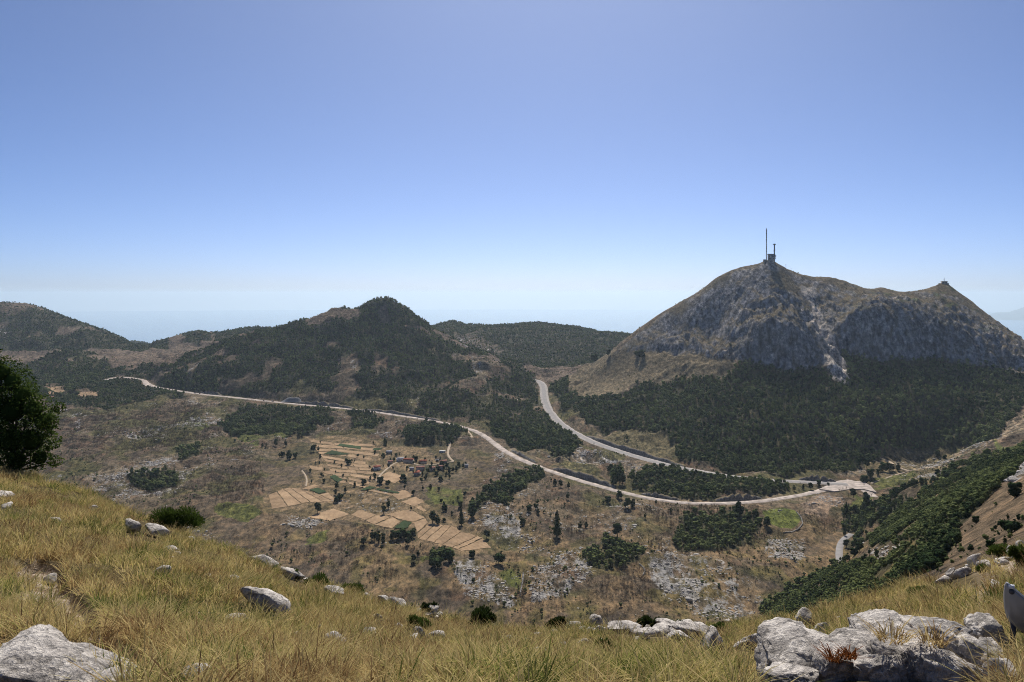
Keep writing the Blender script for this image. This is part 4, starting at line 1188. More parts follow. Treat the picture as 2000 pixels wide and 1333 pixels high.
def near_zone(p):
    px, py = p[0] / p[1] * F + 1000, H0 - F * p[2] / p[1]
    if px < 1600: return 'small dark tree at the low left tip of the near right wood', 'near wood, left tip'
    if px < 1700 and py > 1120: return 'small dark tree of the near right wood just behind the grass brow below the asphalt road', 'near wood, under the asphalt road'
    if py > 1110: return 'small dark tree of the near right wood close behind the rising grass brow', 'near wood, behind the brow'
    if px > 1820: return 'small dark tree of the near right wood along the bare tan slope', 'near wood, beside the bare slope'
    if py > 1050: return 'small dark tree of the near right wood right of the pale rocky clearing', 'near wood, by the rocky clearing'
    return 'small dark tree in the upper part of the near right wood', 'near wood, upper part'
for (p, h, wd_, t) in NEAR_TREES:
    tree(random.choice(['round_a', 'round_b', 'bush_a', 'bush_b', 'round_c']), Vector(p), h * 1.05, wd_, *near_zone(p))
def put_trees(lst, ox, oy, sc, label, group, y0=900, y1=2900, kinds=('round_a', 'tall_a', 'round_b', 'bush_a')):
    for k, t in enumerate(lst):
        x, y, hpx = ox + t[0] / sc, oy + t[1] / sc, t[2] / sc
        p = hit(x, y, ZT, y0, y1)
        h = hpx / F * p.y * 1.05
        kd = t[3] if len(t) > 3 else kinds[k % len(kinds)]
        lb = t[4] if len(t) > 4 else label
        tree(kd, p, h, h * random.uniform(.85, 1.1), lb, group if len(t) <= 4 else None)
put_trees([(150, 360, 60), (225, 365, 60), (255, 462, 75), (300, 452, 45), (180, 447, 40), (80, 362, 30), (50, 365, 30), (205, 440, 40)], 500, 780, 3.92, 'dark tree on the green pasture left of the golden terraces', 'trees on the left pastures')
put_trees([(440, 402, 60), (475, 402, 48), (490, 452, 35), (710, 502, 42), (780, 442, 28), (455, 500, 30), (485, 500, 28), (415, 560, 28), (500, 595, 35), (515, 600, 30), (655, 520, 28), (692, 478, 26), (735, 480, 22), (752, 482, 24), (825, 450, 24), (600, 490, 20), (665, 600, 32), (610, 565, 22), (523, 545, 22), (492, 335, 16), (910, 418, 32), (900, 345, 30),
           (990, 345, 50), (975, 446, 35), (1000, 420, 28), (690, 640, 28), (425, 640, 26), (520, 640, 34), (870, 530, 22), (1045, 340, 18)], 500, 780, 3.92, 'small dark tree between the golden terraced fields', 'trees between the terraces')
put_trees([(620, 690, 70, 'tall_a'), (612, 735, 50), (640, 775, 62), (612, 792, 48, 'bush_a'), (655, 770, 50), (685, 718, 55, 'tall_a'), (755, 672, 45), (825, 655, 45), (820, 672, 30), (875, 625, 40), (910, 610, 50), (950, 650, 60), (1012, 670, 56), (950, 668, 26), (725, 745, 20), (855, 708, 22)], 500, 780, 3.92, 'dark tree between the green plots and the grey rocky knoll', 'trees above the knoll')
put_trees([(470, 875, 90, 'round_a', 'large round dark tree at the left end of the lower golden fields'), (975, 880, 92, 'tall_a', 'tall dark tree right of the grey knoll, left one of the pair'), (1015, 840, 80, 'tall_a', 'tall dark tree right of the grey knoll, right one of the pair'), (1185, 850, 38, 'tall_a', 'small pointed tree on the grassy strip below the upper golden plots'),
           (1350, 950, 100, 'round_a', 'dark round tree above the striped golden field, left of its pair'), (1388, 958, 75, 'round_b', 'dark round tree above the striped golden field, right of its pair'), (1572, 968, 130, 'cone_a', 'large pyramid-shaped dark tree right of the striped golden field'), (1660, 905, 110, 'round_b', 'big rounded tree at the lower end of the dark tree row'),
           (1440, 940, 30, 'bush_a', 'small low bush between the round trees and the pyramid-shaped tree'), (1765, 1068, 70, 'round_a', 'lone small tree just above the end of the striped golden field'), (1655, 1215, 60, 'bush_a', 'round bush below the right end of the striped golden field'), (1858, 1260, 100, 'bush_b', 'large dark round bush on the rocks below the striped golden field')], 500, 780, 3.92, '', None)
put_trees([(1205, 735, 45), (1275, 695, 36), (1335, 690, 42), (1400, 700, 30), (1600, 748, 48), (1545, 775, 36), (1440, 830, 50), (1445, 855, 45), (1420, 795, 36), (1508, 810, 36), (1500, 885, 34), (1565, 830, 50), (1685, 540, 20), (1705, 560, 18), (1415, 620, 36), (1130, 625, 55), (1140, 660, 45), (1135, 690, 35)], 500, 780, 3.92, 'small dark tree on the olive grass below the village', 'trees below the village')
put_trees([(1050, 1075, 70, 'bush_a'), (1090, 1065, 75, 'bush_b'), (1130, 1065, 78, 'bush_a'), (1165, 1070, 78, 'bush_b'), (1200, 1060, 70, 'bush_a'), (1160, 1115, 60, 'round_a')], 500, 780, 3.92, 'dark bushy tree in the clump under the lower golden fields', 'clump under the lower fields')
put_trees([(940, 1100, 100, 'tall_a'), (975, 1115, 100, 'tall_b'), (885, 1075, 80, 'tall_a'), (825, 1115, 62, 'round_a'), (905, 1080, 70), (960, 1150, 50)], 500, 780, 3.92, 'tall dark tree in the thin row left of the clump under the fields', 'thin tree row under the fields')
put_trees([(1475, 1245, 90, 'bush_a'), (1430, 1230, 70), (1390, 1290, 95, 'bush_b'), (1355, 1280, 70), (1210, 1250, 70), (1350, 1215, 60), (1240, 1205, 50), (1420, 1190, 60), (1500, 1230, 60)], 500, 780, 3.92, 'dark tree around the little green hollow below the fields', 'trees round the green hollow')
# among the houses
VT = [(470, 300, 40), (520, 320, 60), (590, 330, 60), (640, 320, 60), (390, 370, 70), (255, 300, 65), (420, 180, 70), (245, 160, 50), (500, 400, 60), (560, 400, 70), (540, 540, 70), (560, 590, 60), (470, 500, 60), (390, 500, 50), (740, 370, 70), (860, 380, 90), (900, 410, 100), (860, 460, 80), (1040, 400, 70), (950, 440, 60), (760, 530, 60), (750, 570, 50), (700, 680, 80), (720, 760, 60),
      (700, 740, 50), (860, 930, 80), (980, 740, 100), (1000, 640, 90), (1080, 600, 110), (1060, 680, 100), (1120, 560, 110), (1180, 600, 120), (1150, 480, 80), (1240, 560, 130), (1300, 480, 100), (1340, 560, 130), (1380, 520, 120), (1420, 600, 140), (1290, 720, 100), (1430, 680, 110), (1480, 590, 120), (1530, 560, 110), (1570, 500, 110), (1640, 520, 120), (1680, 480, 90), (1230, 430, 70), (1280, 380, 60), (1210, 370, 60),
      (250, 650, 80), (180, 700, 70), (215, 560, 60), (860, 600, 60), (960, 460, 50), (1370, 640, 90), (1220, 640, 90), (620, 560, 40), (1040, 700, 70), (1110, 410, 40)]
for sel, lb, gr in ((lambda t: t[0] >= 1050 and t[1] < 450, 'dark tree along the upper right edge of the village', 'upper right village trees'), (lambda t: t[0] >= 1050 and t[1] >= 450, 'dark tree in the dense grove right of the red roofs', 'village grove trees'),
                    (lambda t: t[0] < 1050 and t[1] < 420 and t[0] < 680, 'dark tree at the upper left of the village beside the track', 'upper left village trees'), (lambda t: t[0] < 1050 and t[0] >= 680, 'dark tree between the red roofs in the village middle', 'middle village trees'),
                    (lambda t: t[0] < 680 and t[1] >= 420, 'dark tree at the lower left of the village by the lone white house', 'lower left village trees')):
    put_trees([(t[0], t[1], t[2] * .8) for t in VT if sel(t)], 700, 850, 8.0, lb, gr, kinds=('round_a', 'round_b', 'bush_a', 'tall_a'))
# around the roads and the right part of the valley
put_trees([(360, 440, 90, 'tall_a', 'dark upright tree between the two roads, larger of the pair'), (440, 450, 55, 'round_a', 'dark small tree between the two roads, right of the larger one'), (345, 1060, 200, 'cone_a', 'very tall pointed dark tree beside the pale rocks in mid valley'), (810, 1060, 125, 'round_a', 'rounded tree standing alone below the road bend above the dense copse'),
           (880, 315, 50, 'tall_a', 'single small tree on the olive meadow beside the upper road'), (430, 768, 62, 'tall_a', 'thin dark tree alone on the brown slope under the lower road'), (1740, 895, 120, 'round_b', 'round tree against the lower road right above the big copse')], 1000, 780, 3.92, '', None)
put_trees([(755, 550, 60), (740, 560, 50), (820, 650, 120, 'tall_a'), (780, 660, 110, 'tall_b'), (845, 655, 110, 'tall_a'), (800, 600, 70)], 1000, 780, 3.92, 'dark upright tree in the small clump between the roads', 'small clump between the roads')
put_trees([(890, 835, 90), (870, 835, 70), (925, 830, 70), (820, 760, 60), (370, 675, 62), (435, 688, 62), (330, 660, 55), (735, 800, 60), (1100, 800, 30), (520, 1000, 70), (570, 985, 50), (130, 862, 55), (180, 847, 50), (1020, 915, 50), (1215, 870, 40), (80, 960, 50)], 1000, 780, 3.92, 'dark tree on the brown slope below the lower road', 'trees below the lower road')
put_trees([(1870, 915, 70), (345, 990, 50), (200, 880, 40), (1950, 970, 70)], 1000, 780, 3.92, 'dark bush near the bright oval pasture', 'bushes near the oval pasture')
put_trees([(655, 755, 80, 'round_a', 'round tree with a visible shadow on the olive grass by the junction'), (755, 820, 115, 'round_b', 'big round tree beside the bend where the road leaves the junction'), (600, 895, 105, 'cone_a', 'dark pyramid-shaped tree right of the bare rubble patch'), (668, 868, 62, 'bush_a', 'low round bush right of the pyramid-shaped tree by the rubble patch'),
           (1300, 590, 62, 'round_a', 'lone dark bush on the tan meadow near the right forest')], 1500, 780, 3.92, '', None)
put_trees([(755, 525, 85), (785, 602, 72, 'bush_a'), (840, 582, 50), (880, 555, 72), (930, 555, 75), (960, 552, 60), (995, 547, 62), (740, 642, 62), (800, 425, 55), (890, 445, 65), (820, 345, 40), (1300, 440, 52), (1350, 470, 50), (1450, 520, 30), (690, 510, 60), (720, 480, 60)], 1500, 780, 3.92, 'dark round tree on the meadow behind the road junction', 'trees on the junction meadow')
put_trees([(330, 695, 62), (200, 705, 52), (270, 692, 45), (390, 660, 40), (460, 665, 30)], 1500, 780, 3.92, 'small tree on the strip between the two roads near the junction', 'trees between the roads')
put_trees([(705, 1175, 92), (775, 1190, 52), (830, 1208, 62), (660, 1195, 60), (600, 1135, 70), (610, 1245, 72), (740, 1260, 80), (690, 1110, 50), (800, 1265, 70), (590, 1050, 60)], 1500, 780, 3.92, 'small tree beside the grey asphalt road and the pale rocky slope', 'trees by the asphalt road', y0=300)
put_trees([(1890, 755, 125, 'bush_a'), (1840, 1035, 135, 'bush_b'), (1700, 1145, 70, 'bush_a'), (1550, 1162, 50), (1810, 1112, 72, 'tall_a'), (1835, 925, 52, 'tall_a'), (1920, 925, 52), (1590, 950, 60), (1740, 1000, 40)], 1500, 780, 3.92, 'dark bushy tree on the bare tan slope at the right edge', 'trees on the bare right slope', y0=120, y1=900)
put_trees([(350, 300, 62, 'round_a'), (600, 310, 60, 'bush_a'), (560, 300, 50, 'bush_b'), (240, 330, 60, 'bush_a'), (1280, 225, 30)], 1100, 620, 3.92, 'dark bush on the smooth tan slope below the rocky mountain', 'bushes on the tan slope', y0=1900, y1=2900)
# ------------------------------------------------------------------ buildings, masts, walls, machines
def boxVF(x0, x1, y0, y1, z0, z1):
    V = np.array([(x0, y0, z0), (x1, y0, z0), (x1, y1, z0), (x0, y1, z0), (x0, y0, z1), (x1, y0, z1), (x1, y1, z1), (x0, y1, z1)], float)
    Fc = np.array([(0, 3, 2, 1), (4, 5, 6, 7), (0, 1, 5, 4), (1, 2, 6, 5), (2, 3, 7, 6), (3, 0, 4, 7)])
    return V, Fc
def discVF(x, y, z, r, h, n=14, axis='z'):
    a = np.linspace(0, 2 * math.pi, n, endpoint=False)
    V = []
    for zz in (0, h):
        for t in a:
            p = (math.cos(t) * r, math.sin(t) * r, zz)
            if axis == 'y': p = (p[0], p[2], p[1])
            if axis == 'x': p = (p[2], p[0], p[1])
            V.append((x + p[0], y + p[1], z + p[2]))
    V += [V[0], V[n]]
    c0 = np.mean(V[:n], 0); c1 = np.mean(V[n:2 * n], 0)
    V = np.array(V[:2 * n] + [c0, c1])
    Fc = []
    for k in range(n):
        k2 = (k + 1) % n
        Fc += [(k, k2, n + k2), (k, n + k2, n + k), (2 * n, k2, k), (2 * n + 1, n + k, n + k2)]
    return V, np.array(Fc)
def part(name, parent, VF, mat, loc=None):
    if isinstance(VF, list): VF = merge(VF)
    return mobj(name, np_mesh(name, VF[0], VF[1], mat), parent, loc)

W_CREAM = simple_mat('cream_render', (.50, .44, .36), .9, .1, .12, .5)
W_WHITE = simple_mat('white_wash', (.62, .60, .57), .9, .1, .08, .5)
W_STONE = simple_mat('house_stone', (.33, .30, .26), .95, .05, .3, .8)
M_TILE = simple_mat('red_roof_tile', (.26, .085, .055), .9, .1, .25, .6)
M_TILE2 = simple_mat('faded_roof_tile', (.30, .15, .115), .9, .1, .25, .6)
M_SLATE = simple_mat('grey_roof_slab', (.33, .32, .33), .9, .1, .2, .6)
M_DARK = simple_mat('dark_opening', (.03, .032, .036), .4, .4, .1, 1)
M_DOOR = simple_mat('brown_door', (.10, .06, .035), .8, .2, .2, 2)

def house(px, py, w, d, h, rz, wall, roof, label, flat=False, rise=2.6, storeys=1):
    p = hit(px, py, ZT, 1200, 2600)
    w, d, h = w * 1.3, d * 1.25, h * 1.2; rise *= 1.25
    o = empty('village_house', p + Vector((0, 0, .6)), rz)
    tag(o, label, 'house', 'houses of the small valley village')
    part('wall', o, boxVF(-w / 2, w / 2, -d / 2, d / 2, -1.5, h), wall)
    if flat:
        rf = part('roof', o, boxVF(-w / 2 - .35, w / 2 + .35, -d / 2 - .35, d / 2 + .35, h + .003, h + .4), roof)
    else:
        e = .5
        V = [(-w / 2 - e, -d / 2 - e, h - .15), (w / 2 + e, -d / 2 - e, h - .15), (w / 2 + e, d / 2 + e, h - .15), (-w / 2 - e, d / 2 + e, h - .15), (-w / 2 - e, 0, h + rise), (w / 2 + e, 0, h + rise)]
        V += [(x, y, z - .22) for x, y, z in V]
        Fc = [(0, 1, 5), (0, 5, 4), (2, 3, 4), (2, 4, 5), (0, 4, 3), (1, 2, 5), (6, 11, 7), (6, 10, 11), (8, 10, 9), (8, 11, 10), (0, 6, 7), (0, 7, 1), (2, 8, 9), (2, 9, 3)]
        rf = part('roof', o, (np.array(V), np.array(Fc)), roof)
        part('gable', o, (np.array([(-w / 2, -d / 2 + .02, h), (-w / 2, d / 2 - .02, h), (-w / 2, 0, h + rise - .3), (w / 2, -d / 2 + .02, h), (w / 2, d / 2 - .02, h), (w / 2, 0, h + rise - .3)], float), np.array([(0, 2, 1), (3, 4, 5)])), wall)
        part('chimney', rf, boxVF(w * .22, w * .22 + .8, .4, 1.2, h + rise * .3, h + rise + .9), W_STONE)
    part('door', o, boxVF(-.55, .55, -d / 2 - .06, -d / 2 - .005, 0, 2.1), M_DOOR)
    for s in range(storeys):
        for x in (-w * .32, w * .32):
            wi = part('window', o, boxVF(x - .5, x + .5, -d / 2 - .05, -d / 2 - .005, 1.0 + 2.8 * s, 2.2 + 2.8 * s), M_DARK)
            part('sill', wi, boxVF(x - .65, x + .65, -d / 2 - .2, -d / 2 - .055, .88 + 2.8 * s, .995 + 2.8 * s), W_STONE)
    return o
for a in ((736, 918, 11, 8, 5, .5, W_WHITE, M_TILE, 'white house with faded red roof standing alone at the left end of the village'),
          (762, 906, 8, 6, 3.4, .3, W_CREAM, M_TILE2, 'small house with pinkish roof at the left upper edge of the village'),
          (782, 901, 12, 8, 4.5, .6, W_WHITE, M_SLATE, 'white house with pale grey roof beside the village track'),
          (798, 904, 17, 9, 5.5, -.2, W_CREAM, M_TILE, 'largest red-roofed house near the upper middle of the village'),
          (826, 906, 13, 8, 4.5, .1, W_CREAM, M_TILE, 'red-roofed house right of the largest house, against the trees'),
          (821, 919, 14, 9, 5.0, .15, W_CREAM, M_TILE2, 'bright red-roofed house in the middle of the village'),
          (815, 929, 11, 8, 5.5, 1.2, W_STONE, M_TILE, 'dull red-roofed house lowest in the village'),
          (844, 920, 10, 7, 5.0, .4, W_CREAM, M_TILE2, 'cream house half hidden by the dark trees right of the village middle'),
          (862, 918, 9, 7, 5.5, -.3, W_CREAM, M_TILE2, 'tall cream house hidden among the trees at the right of the village'),
          (804, 919, 7, 5, 3.0, .2, W_WHITE, M_SLATE, 'tiny white outhouse left of the bright red-roofed house'),
          (866, 905, 12, 7, 3.2, .5, W_STONE, M_TILE2, 'low stone house with faded roof at the right edge of the village'),
          (760, 887, 10, 7, 4.0, .2, W_STONE, M_SLATE, 'grey stone house above the village at the field edge'),
          (911, 913, 6, 5, 3.2, .0, W_WHITE, M_SLATE, 'small white house at the far right end of the village trees')):
    house(*a)
house(864, 884, 11, 6, 2.6, .05, W_WHITE, W_WHITE, 'low flat white hut by the dirt track above the village', flat=True)
house(854, 901, 5, 4, 2.6, .5, W_WHITE, M_SLATE, 'small flat-topped white shed at the upper right of the village', flat=True)
house(100, 755, 9, 7, 3.5, .2, W_CREAM, M_TILE2, 'tiny house by the far terraces behind the left tree')

# transmitter station on the summit
M_STEEL = simple_mat('weathered_steel', (.17, .18, .20), .6, .4, .15, .4)
M_CONC = simple_mat('station_concrete', (.30, .30, .31), .9, .1, .2, .3)
M_RED = simple_mat('mast_red', (.22, .10, .09), .7, .3, .15, .4)
def summit(px, lift=0):
    z = colz(ZT, px); p_ = H0 - F * z / YR
    m = (YR > 2350) & (YR < 2750)
    k = np.where(m)[0][np.argmin(p_[m])]
    Y = YR[k]
    return Vector(((px - 1000) / F * Y, Y, z[k] + lift))
def lattice(h, w0, w1, nseg, r):
    parts = []
    cs_ = [(-1, -1), (1, -1), (1, 1), (-1, 1)]
    lv = [(h * k / nseg, (w0 + (w1 - w0) * k / nseg) / 2) for k in range(nseg + 1)]
    for sx, sy in cs_:
        parts.append(tube([(sx * w, sy * w, z) for z, w in lv], [r] * len(lv), 5))
    for (z0, a), (z1, b) in zip(lv[:-1], lv[1:]):
        for k in range(4):
            c0, c1 = cs_[k], cs_[(k + 1) % 4]
            parts.append(tube([(c0[0] * a, c0[1] * a, z0), (c1[0] * b, c1[1] * b, z1)], [r * .7] * 2, 4))
            parts.append(tube([(c1[0] * a, c1[1] * a, z0), (c0[0] * b, c0[1] * b, z1)], [r * .7] * 2, 4))
            parts.append(tube([(c0[0] * a, c0[1] * a, z0), (c1[0] * a, c1[1] * a, z0)], [r * .6] * 2, 4))
    return merge(parts)
top = summit(1497)
zb = top.z - 4
zt = (H0 - 447) / F * top.y
hm_ = zt - zb
mast = empty('transmitter_mast', (top.x, top.y, zb))
tag(mast, 'tall thin dark transmitter mast on the rocky summit', 'mast')
part('mast_base', mast, boxVF(-3, 3, -3, 3, -4, 5), M_CONC)
part('lattice', mast, lattice(hm_ * .62, 2.6, 2.0, 18, .28), M_STEEL)
part('antenna_column', mast, discVF(0, 0, hm_ * .62, 1.25, hm_ * .38, 10), M_STEEL)
for f in (.3, .45, .62, .75):
    part('platform', mast, discVF(0, 0, hm_ * f, 2.1, .5, 12), M_STEEL)
for f in (.66, .71, .79, .84, .89, .94):
    part('antenna_panel', mast, [boxVF(-1.9, 1.9, -.5, .5, hm_ * f, hm_ * f + 2.6)], M_RED)
part('tip', mast, discVF(0, 0, hm_, .35, 3, 6), M_STEEL)

p2 = summit(1512.5); zb2 = p2.z - 10; h2 = (H0 - 477) / F * p2.y - zb2
m2_ = empty('antenna_tower', (p2.x, p2.y, zb2))
tag(m2_, 'shorter antenna tower with round platforms beside the summit building', 'tower')
part('shaft', m2_, discVF(0, 0, -6, 2.0, h2 + 5, 12), M_STEEL)
part('platform', m2_, discVF(0, 0, h2 - 2.2, 5.0, 1.6, 16), M_STEEL)
part('platform', m2_, discVF(0, 0, h2 * .70, 4.2, 1.0, 16), M_STEEL)
part('platform', m2_, discVF(0, 0, h2 * .5, 3.8, .9, 16), M_STEEL)
part('railing', m2_, [discVF(0, 0, h2 - .5, 4.9, .9, 16)], M_STEEL)
for (x, z, r_) in ((3.2, h2 * .42, 2.6), (3.0, h2 * .32, 2.2), (-2.6, h2 * .62, 1.4)):
    part('dish', m2_, discVF(x, -2.2, z, r_, .9, 16, 'y'), W_WHITE)
for x in (-1.3, 0, 1.3):
    part('whip_antenna', m2_, tube([(x, 0, h2 - 1), (x, 0, h2 + 2.5)], [.15, .08], 5), M_STEEL)

pb = summit(1505); zb3 = pb.z - 6
bld = empty('summit_station', (pb.x, pb.y - 4, zb3))
tag(bld, 'grey blocky station building with flat roof on the mountain summit', 'building')
hb = (H0 - 496.5) / F * (pb.y - 4) - zb3
part('wall', bld, boxVF(-8.5, 8.5, -7, 7, -8, hb - 1.2), M_CONC)
part('roof', bld, boxVF(-10, 10.5, -8.5, 8.5, hb - 1.197, hb), M_STEEL)
part('upper_ledge', bld, boxVF(-9, 9, -7.6, 7.6, hb * .5, hb * .5 + .9), M_CONC)
for r_ in range(3):
    for c in range(4):
        x = -6.6 + c * 4.2; z = 2.4 + r_ * (hb - 6) / 2.6
        part('window', bld, boxVF(x - 1.3, x + 1.3, -7.09, -7.003, z, z + 2.0), M_DARK if (r_ + c) % 3 else W_WHITE)
part('satellite_dish', bld, discVF(-4, -8.2, hb * .62, 1.6, .6, 14, 'y'), W_WHITE)
pc = summit(1493)
an = empty('summit_annex', (pc.x, pc.y - 3, pc.z - 4))
tag(an, 'low tan annex left of the summit station at the mast foot', 'building')
part('wall', an, boxVF(-4.5, 4.5, -4, 4, -4, 8), W_STONE)
part('roof', an, boxVF(-4.9, 4.9, -4.4, 4.4, 8.003, 8.6), M_CONC)
part('door', an, boxVF(-.8, .8, -4.08, -4.003, 0, 3), M_DARK)
for px, hh, lb in ((1535, 15, 'thin pole on the ridge just right of the summit'), (1545, 9, 'shorter thin pole farther right on the summit ridge')):
    q = summit(px)
    e = empty('ridge_pole', (q.x, q.y, q.z - 1)); tag(e, lb, 'pole')
    part('shaft', e, tube([(0, 0, -2), (0, 0, hh)], [.55, .35], 6), M_STEEL)
    part('crossarm', e, boxVF(-1.4, 1.4, -.2, .2, hh * .82, hh * .82 + .5), M_STEEL)
pm = summit(1844)
mo = empty('hilltop_monument', (pm.x, pm.y, pm.z - 2))
tag(mo, 'small stone monument with a thin column on the right mountain top', 'monument')
part('base', mo, boxVF(-7.5, 7.5, -6, 6, -6, 6.5), W_STONE)
part('terrace', mo, boxVF(-12, 11, -8, 8, -8, 1.2), W_STONE)
part('cornice', mo, boxVF(-8.1, 8.1, -6.6, 6.6, 6.503, 7.4), W_STONE)
for x in (-5.5, 0, 4.5): part('doorway', mo, boxVF(x - .9, x + .9, -6.08, -6.003, 1.5, 4.6), M_DARK)
part('column', mo, tube([(0, 0, 7), (0, 0, 13), (0, 0, 19)], [.9, .8, .35], 8), M_STEEL)

# dry stone walls
def stone_wall(pts, label, w=.9, h=1.3):
    W = drape(pts, lift=0, step=3)
    P_ = smooth_path(W, max(12, len(W))); D = side_dirs(P_)
    q = np.random.default_rng(len(pts))
    o = empty('stone_wall', Vector(P_[0])); tag(o, label, 'wall')
    L_ = np.r_[0, np.cumsum(np.linalg.norm(np.diff(P_, axis=0), axis=1))]
    n = min(60, max(8, int(L_[-1] / 1.6)))
    me = [np_mesh('stone', *boulder(q, 1, 6, .2), M_LIME) for _ in range(3)]
    for k in range(n):
        t = L_[-1] * (k + .5) / n
        p = np.array([np.interp(t, L_, P_[:, c]) for c in range(3)]) - P_[0]
        s = mobj('stone', me[k % 3], o)
        s.location = (p[0], p[1], p[2] + h * .3)
        s.scale = (L_[-1] / n * .72, w * .8, h * q.uniform(.6, .85)); s.rotation_euler = (0, 0, math.atan2(D[min(int(k * len(D) / n), len(D) - 1), 0], -D[min(int(k * len(D) / n), len(D) - 1), 1]) + math.pi / 2 * 0)
stone_wall([(1555, 1000), (1565, 1012), (1568, 1024), (1560, 1034), (1548, 1040), (1530, 1041)], 'pale curved dry stone wall around the bright oval pasture', 1.5, 1.8)
stone_wall([(1248, 1102), (1256, 1108), (1260, 1116), (1256, 1124)], 'short curved pale stone wall beside the copse in mid valley', 1.6, 1.8)
stone_wall([(1022, 1120), (1021, 1135), (1018, 1150), (1016, 1165)], 'straight pale stone wall along the green hollow near the foreground', 1.6, 1.8)

# machines and gravel heap on the unfinished road
M_MACH = simple_mat('machine_paint', (.16, .10, .035), .6, .3, .2, 1)
M_TYRE = simple_mat('tyre_black', (.02, .02, .022), .9, .1, .1, 1)
def roadpos(px, path='low', lift=.5):
    W = PATHS[path]; q = W[:, 0] / W[:, 1] * F + 1000
    k = int(np.argmin(abs(q - px)))
    d = W[min(k + 1, len(W) - 1)] - W[max(k - 1, 0)]
    return Vector(W[k]) + Vector((0, 0, lift)), math.atan2(d[1], d[0])
def truck(px, label):
    p, a = roadpos(px)
    o = empty('dump_truck', p, a); tag(o, label, 'truck', 'machines on the unfinished road')
    part('chassis', o, boxVF(-4, 4, -1.1, 1.1, .8, 1.3), M_TYRE)
    cb = part('cab', o, boxVF(2.1, 4.1, -1.25, 1.25, 1.303, 3.4), M_MACH)
    part('windscreen', cb, boxVF(4.103, 4.15, -1.05, 1.05, 2.2, 3.2), M_DARK)
    V = np.array([(-4.2, -1.1, 1.31), (1.7, -1.1, 1.31), (1.7, 1.1, 1.31), (-4.2, 1.1, 1.31), (-4.6, -1.45, 3.1), (1.9, -1.45, 3.1), (1.9, 1.45, 3.1), (-4.6, 1.45, 3.1)], float)
    part('tipper_body', o, (V, boxVF(0, 1, 0, 1, 0, 1)[1]), M_STEEL)
    for x in (3, -1.4, -3):
        for y in (-1.3, 1.3 - .4): part('wheel', o, discVF(x, y, .62, .62, .4, 12, 'y'), M_TYRE)
def digger(px, label):
    p, a = roadpos(px)
    o = empty('excavator', p, a + .4); tag(o, label, 'excavator', 'machines on the unfinished road')
    for y in (-1.5, .8): part('track', o, boxVF(-2.1, 2.1, y, y + .7, 0, .95), M_TYRE)
    part('body', o, boxVF(-2.3, 1.5, -1.4, 1.4, .953, 2.2), M_MACH)
    cb = part('cab', o, boxVF(.2, 1.9, .2, 1.35, 2.203, 3.6), M_MACH)
    part('window', cb, boxVF(1.903, 1.94, .3, 1.25, 2.5, 3.45), M_DARK)
    part('boom', o, tube([(1.4, -.4, 2.0), (3.4, -.4, 4.9), (5.2, -.4, 4.6)], [.35, .32, .25], 6), M_MACH)
    part('stick', o, tube([(5.2, -.4, 4.6), (5.9, -.4, 2.0)], [.25, .2], 6), M_MACH)
    part('bucket', o, boxVF(5.3, 6.4, -1, .2, .9, 2.0), M_STEEL)
truck(532, 'dark dump truck on the pale road just left of the grey gravel heap')
digger(517, 'dark excavator on the road left of the truck near the gravel heap')
digger(392, 'dark excavator at the road bend far left, right one of two machines')
truck(378, 'dark truck at the road bend far left, left one of two machines')
def heap(pxa, pxb, py, hpx, label):
    a = hit(pxa, py, ZT, 2000, 2900); b = hit(pxb, py, ZT, 2000, 2900)
    n, k = 36, 12
    V = []
    cy = (a.y + b.y) / 2 + 14; L_ = (b.x - a.x)
    h = hpx / F * cy
    zb_ = min(a.z, b.z) - 2
    for j in range(k):
        for i in range(n):
            u, v = i / (n - 1), j / (k - 1)
            z = h * min(1, 1.5 * min(u / .45, (1 - u) / .35, 1)) * max(0, 1 - abs(v - .45) / .5)
            V.append((a.x + L_ * u, cy + (v - .5) * 26, zb_ + 2 + z))
    V = np.array(V); V[:, 2] += fbm2(V[:, 0] / 5, V[:, 1] / 5, 3, 3) * .8
    Fc = [(j * n + i, j * n + i + 1, (j + 1) * n + i + 1, (j + 1) * n + i) for j in range(k - 1) for i in range(n - 1)]
    o = mobj('gravel_heap', np_mesh('gravel_heap', V, Fc, simple_mat('dark_gravel', (.22, .22, .215), .95, .05, .25, .3)))
    tag(o, label, 'gravel heap')
heap(546, 592, 787, 9, 'grey gravel heap behind the pale road below the wooded hill')
heap(622, 645, 793, 5, 'small reddish earth heap behind the road right of the grey one')
# ------------------------------------------------------------------ the near slope
fg = [[(-250, 840, 42), (0, 897, 38), (50, 912, 37), (110, 932, 36), (200, 966, 35), (300, 1003, 34), (400, 1046, 33), (480, 1076, 33), (560, 1112, 33), (700, 1152, 33), (800, 1182, 33), (900, 1207, 33), (1000, 1227, 32), (1100, 1222, 32), (1200, 1216, 33), (1300, 1216, 33), (1400, 1214, 33),
       (1480, 1212, 33), (1600, 1186, 32), (1700, 1160, 31), (1850, 1112, 30), (2000, 1062, 29), (2250, 980, 29)],
      [(-250, 1333, 7.6), (0, 1333, 8.0), (300, 1333, 8.6), (600, 1333, 9.2), (1000, 1338, 9.6), (1400, 1335, 9.2), (1700, 1330, 8.8), (2000, 1318, 8.6), (2250, 1300, 8.4)],
      [(-250, 1120, 16), (0, 1140, 16), (250, 1175, 16), (500, 1235, 16), (750, 1280, 16), (1000, 1300, 16), (1300, 1300, 16), (1600, 1280, 16), (1800, 1240, 15), (2000, 1195, 14.5), (2250, 1120, 14)]]
PX2 = np.arange(-220, 2221, 4.0)
Y2 = np.concatenate([np.geomspace(3.0, 7, 20, endpoint=False), np.geomspace(7, 20, 190, endpoint=False), np.geomspace(20, 42, 150, endpoint=False), np.geomspace(42, 125, 30)])
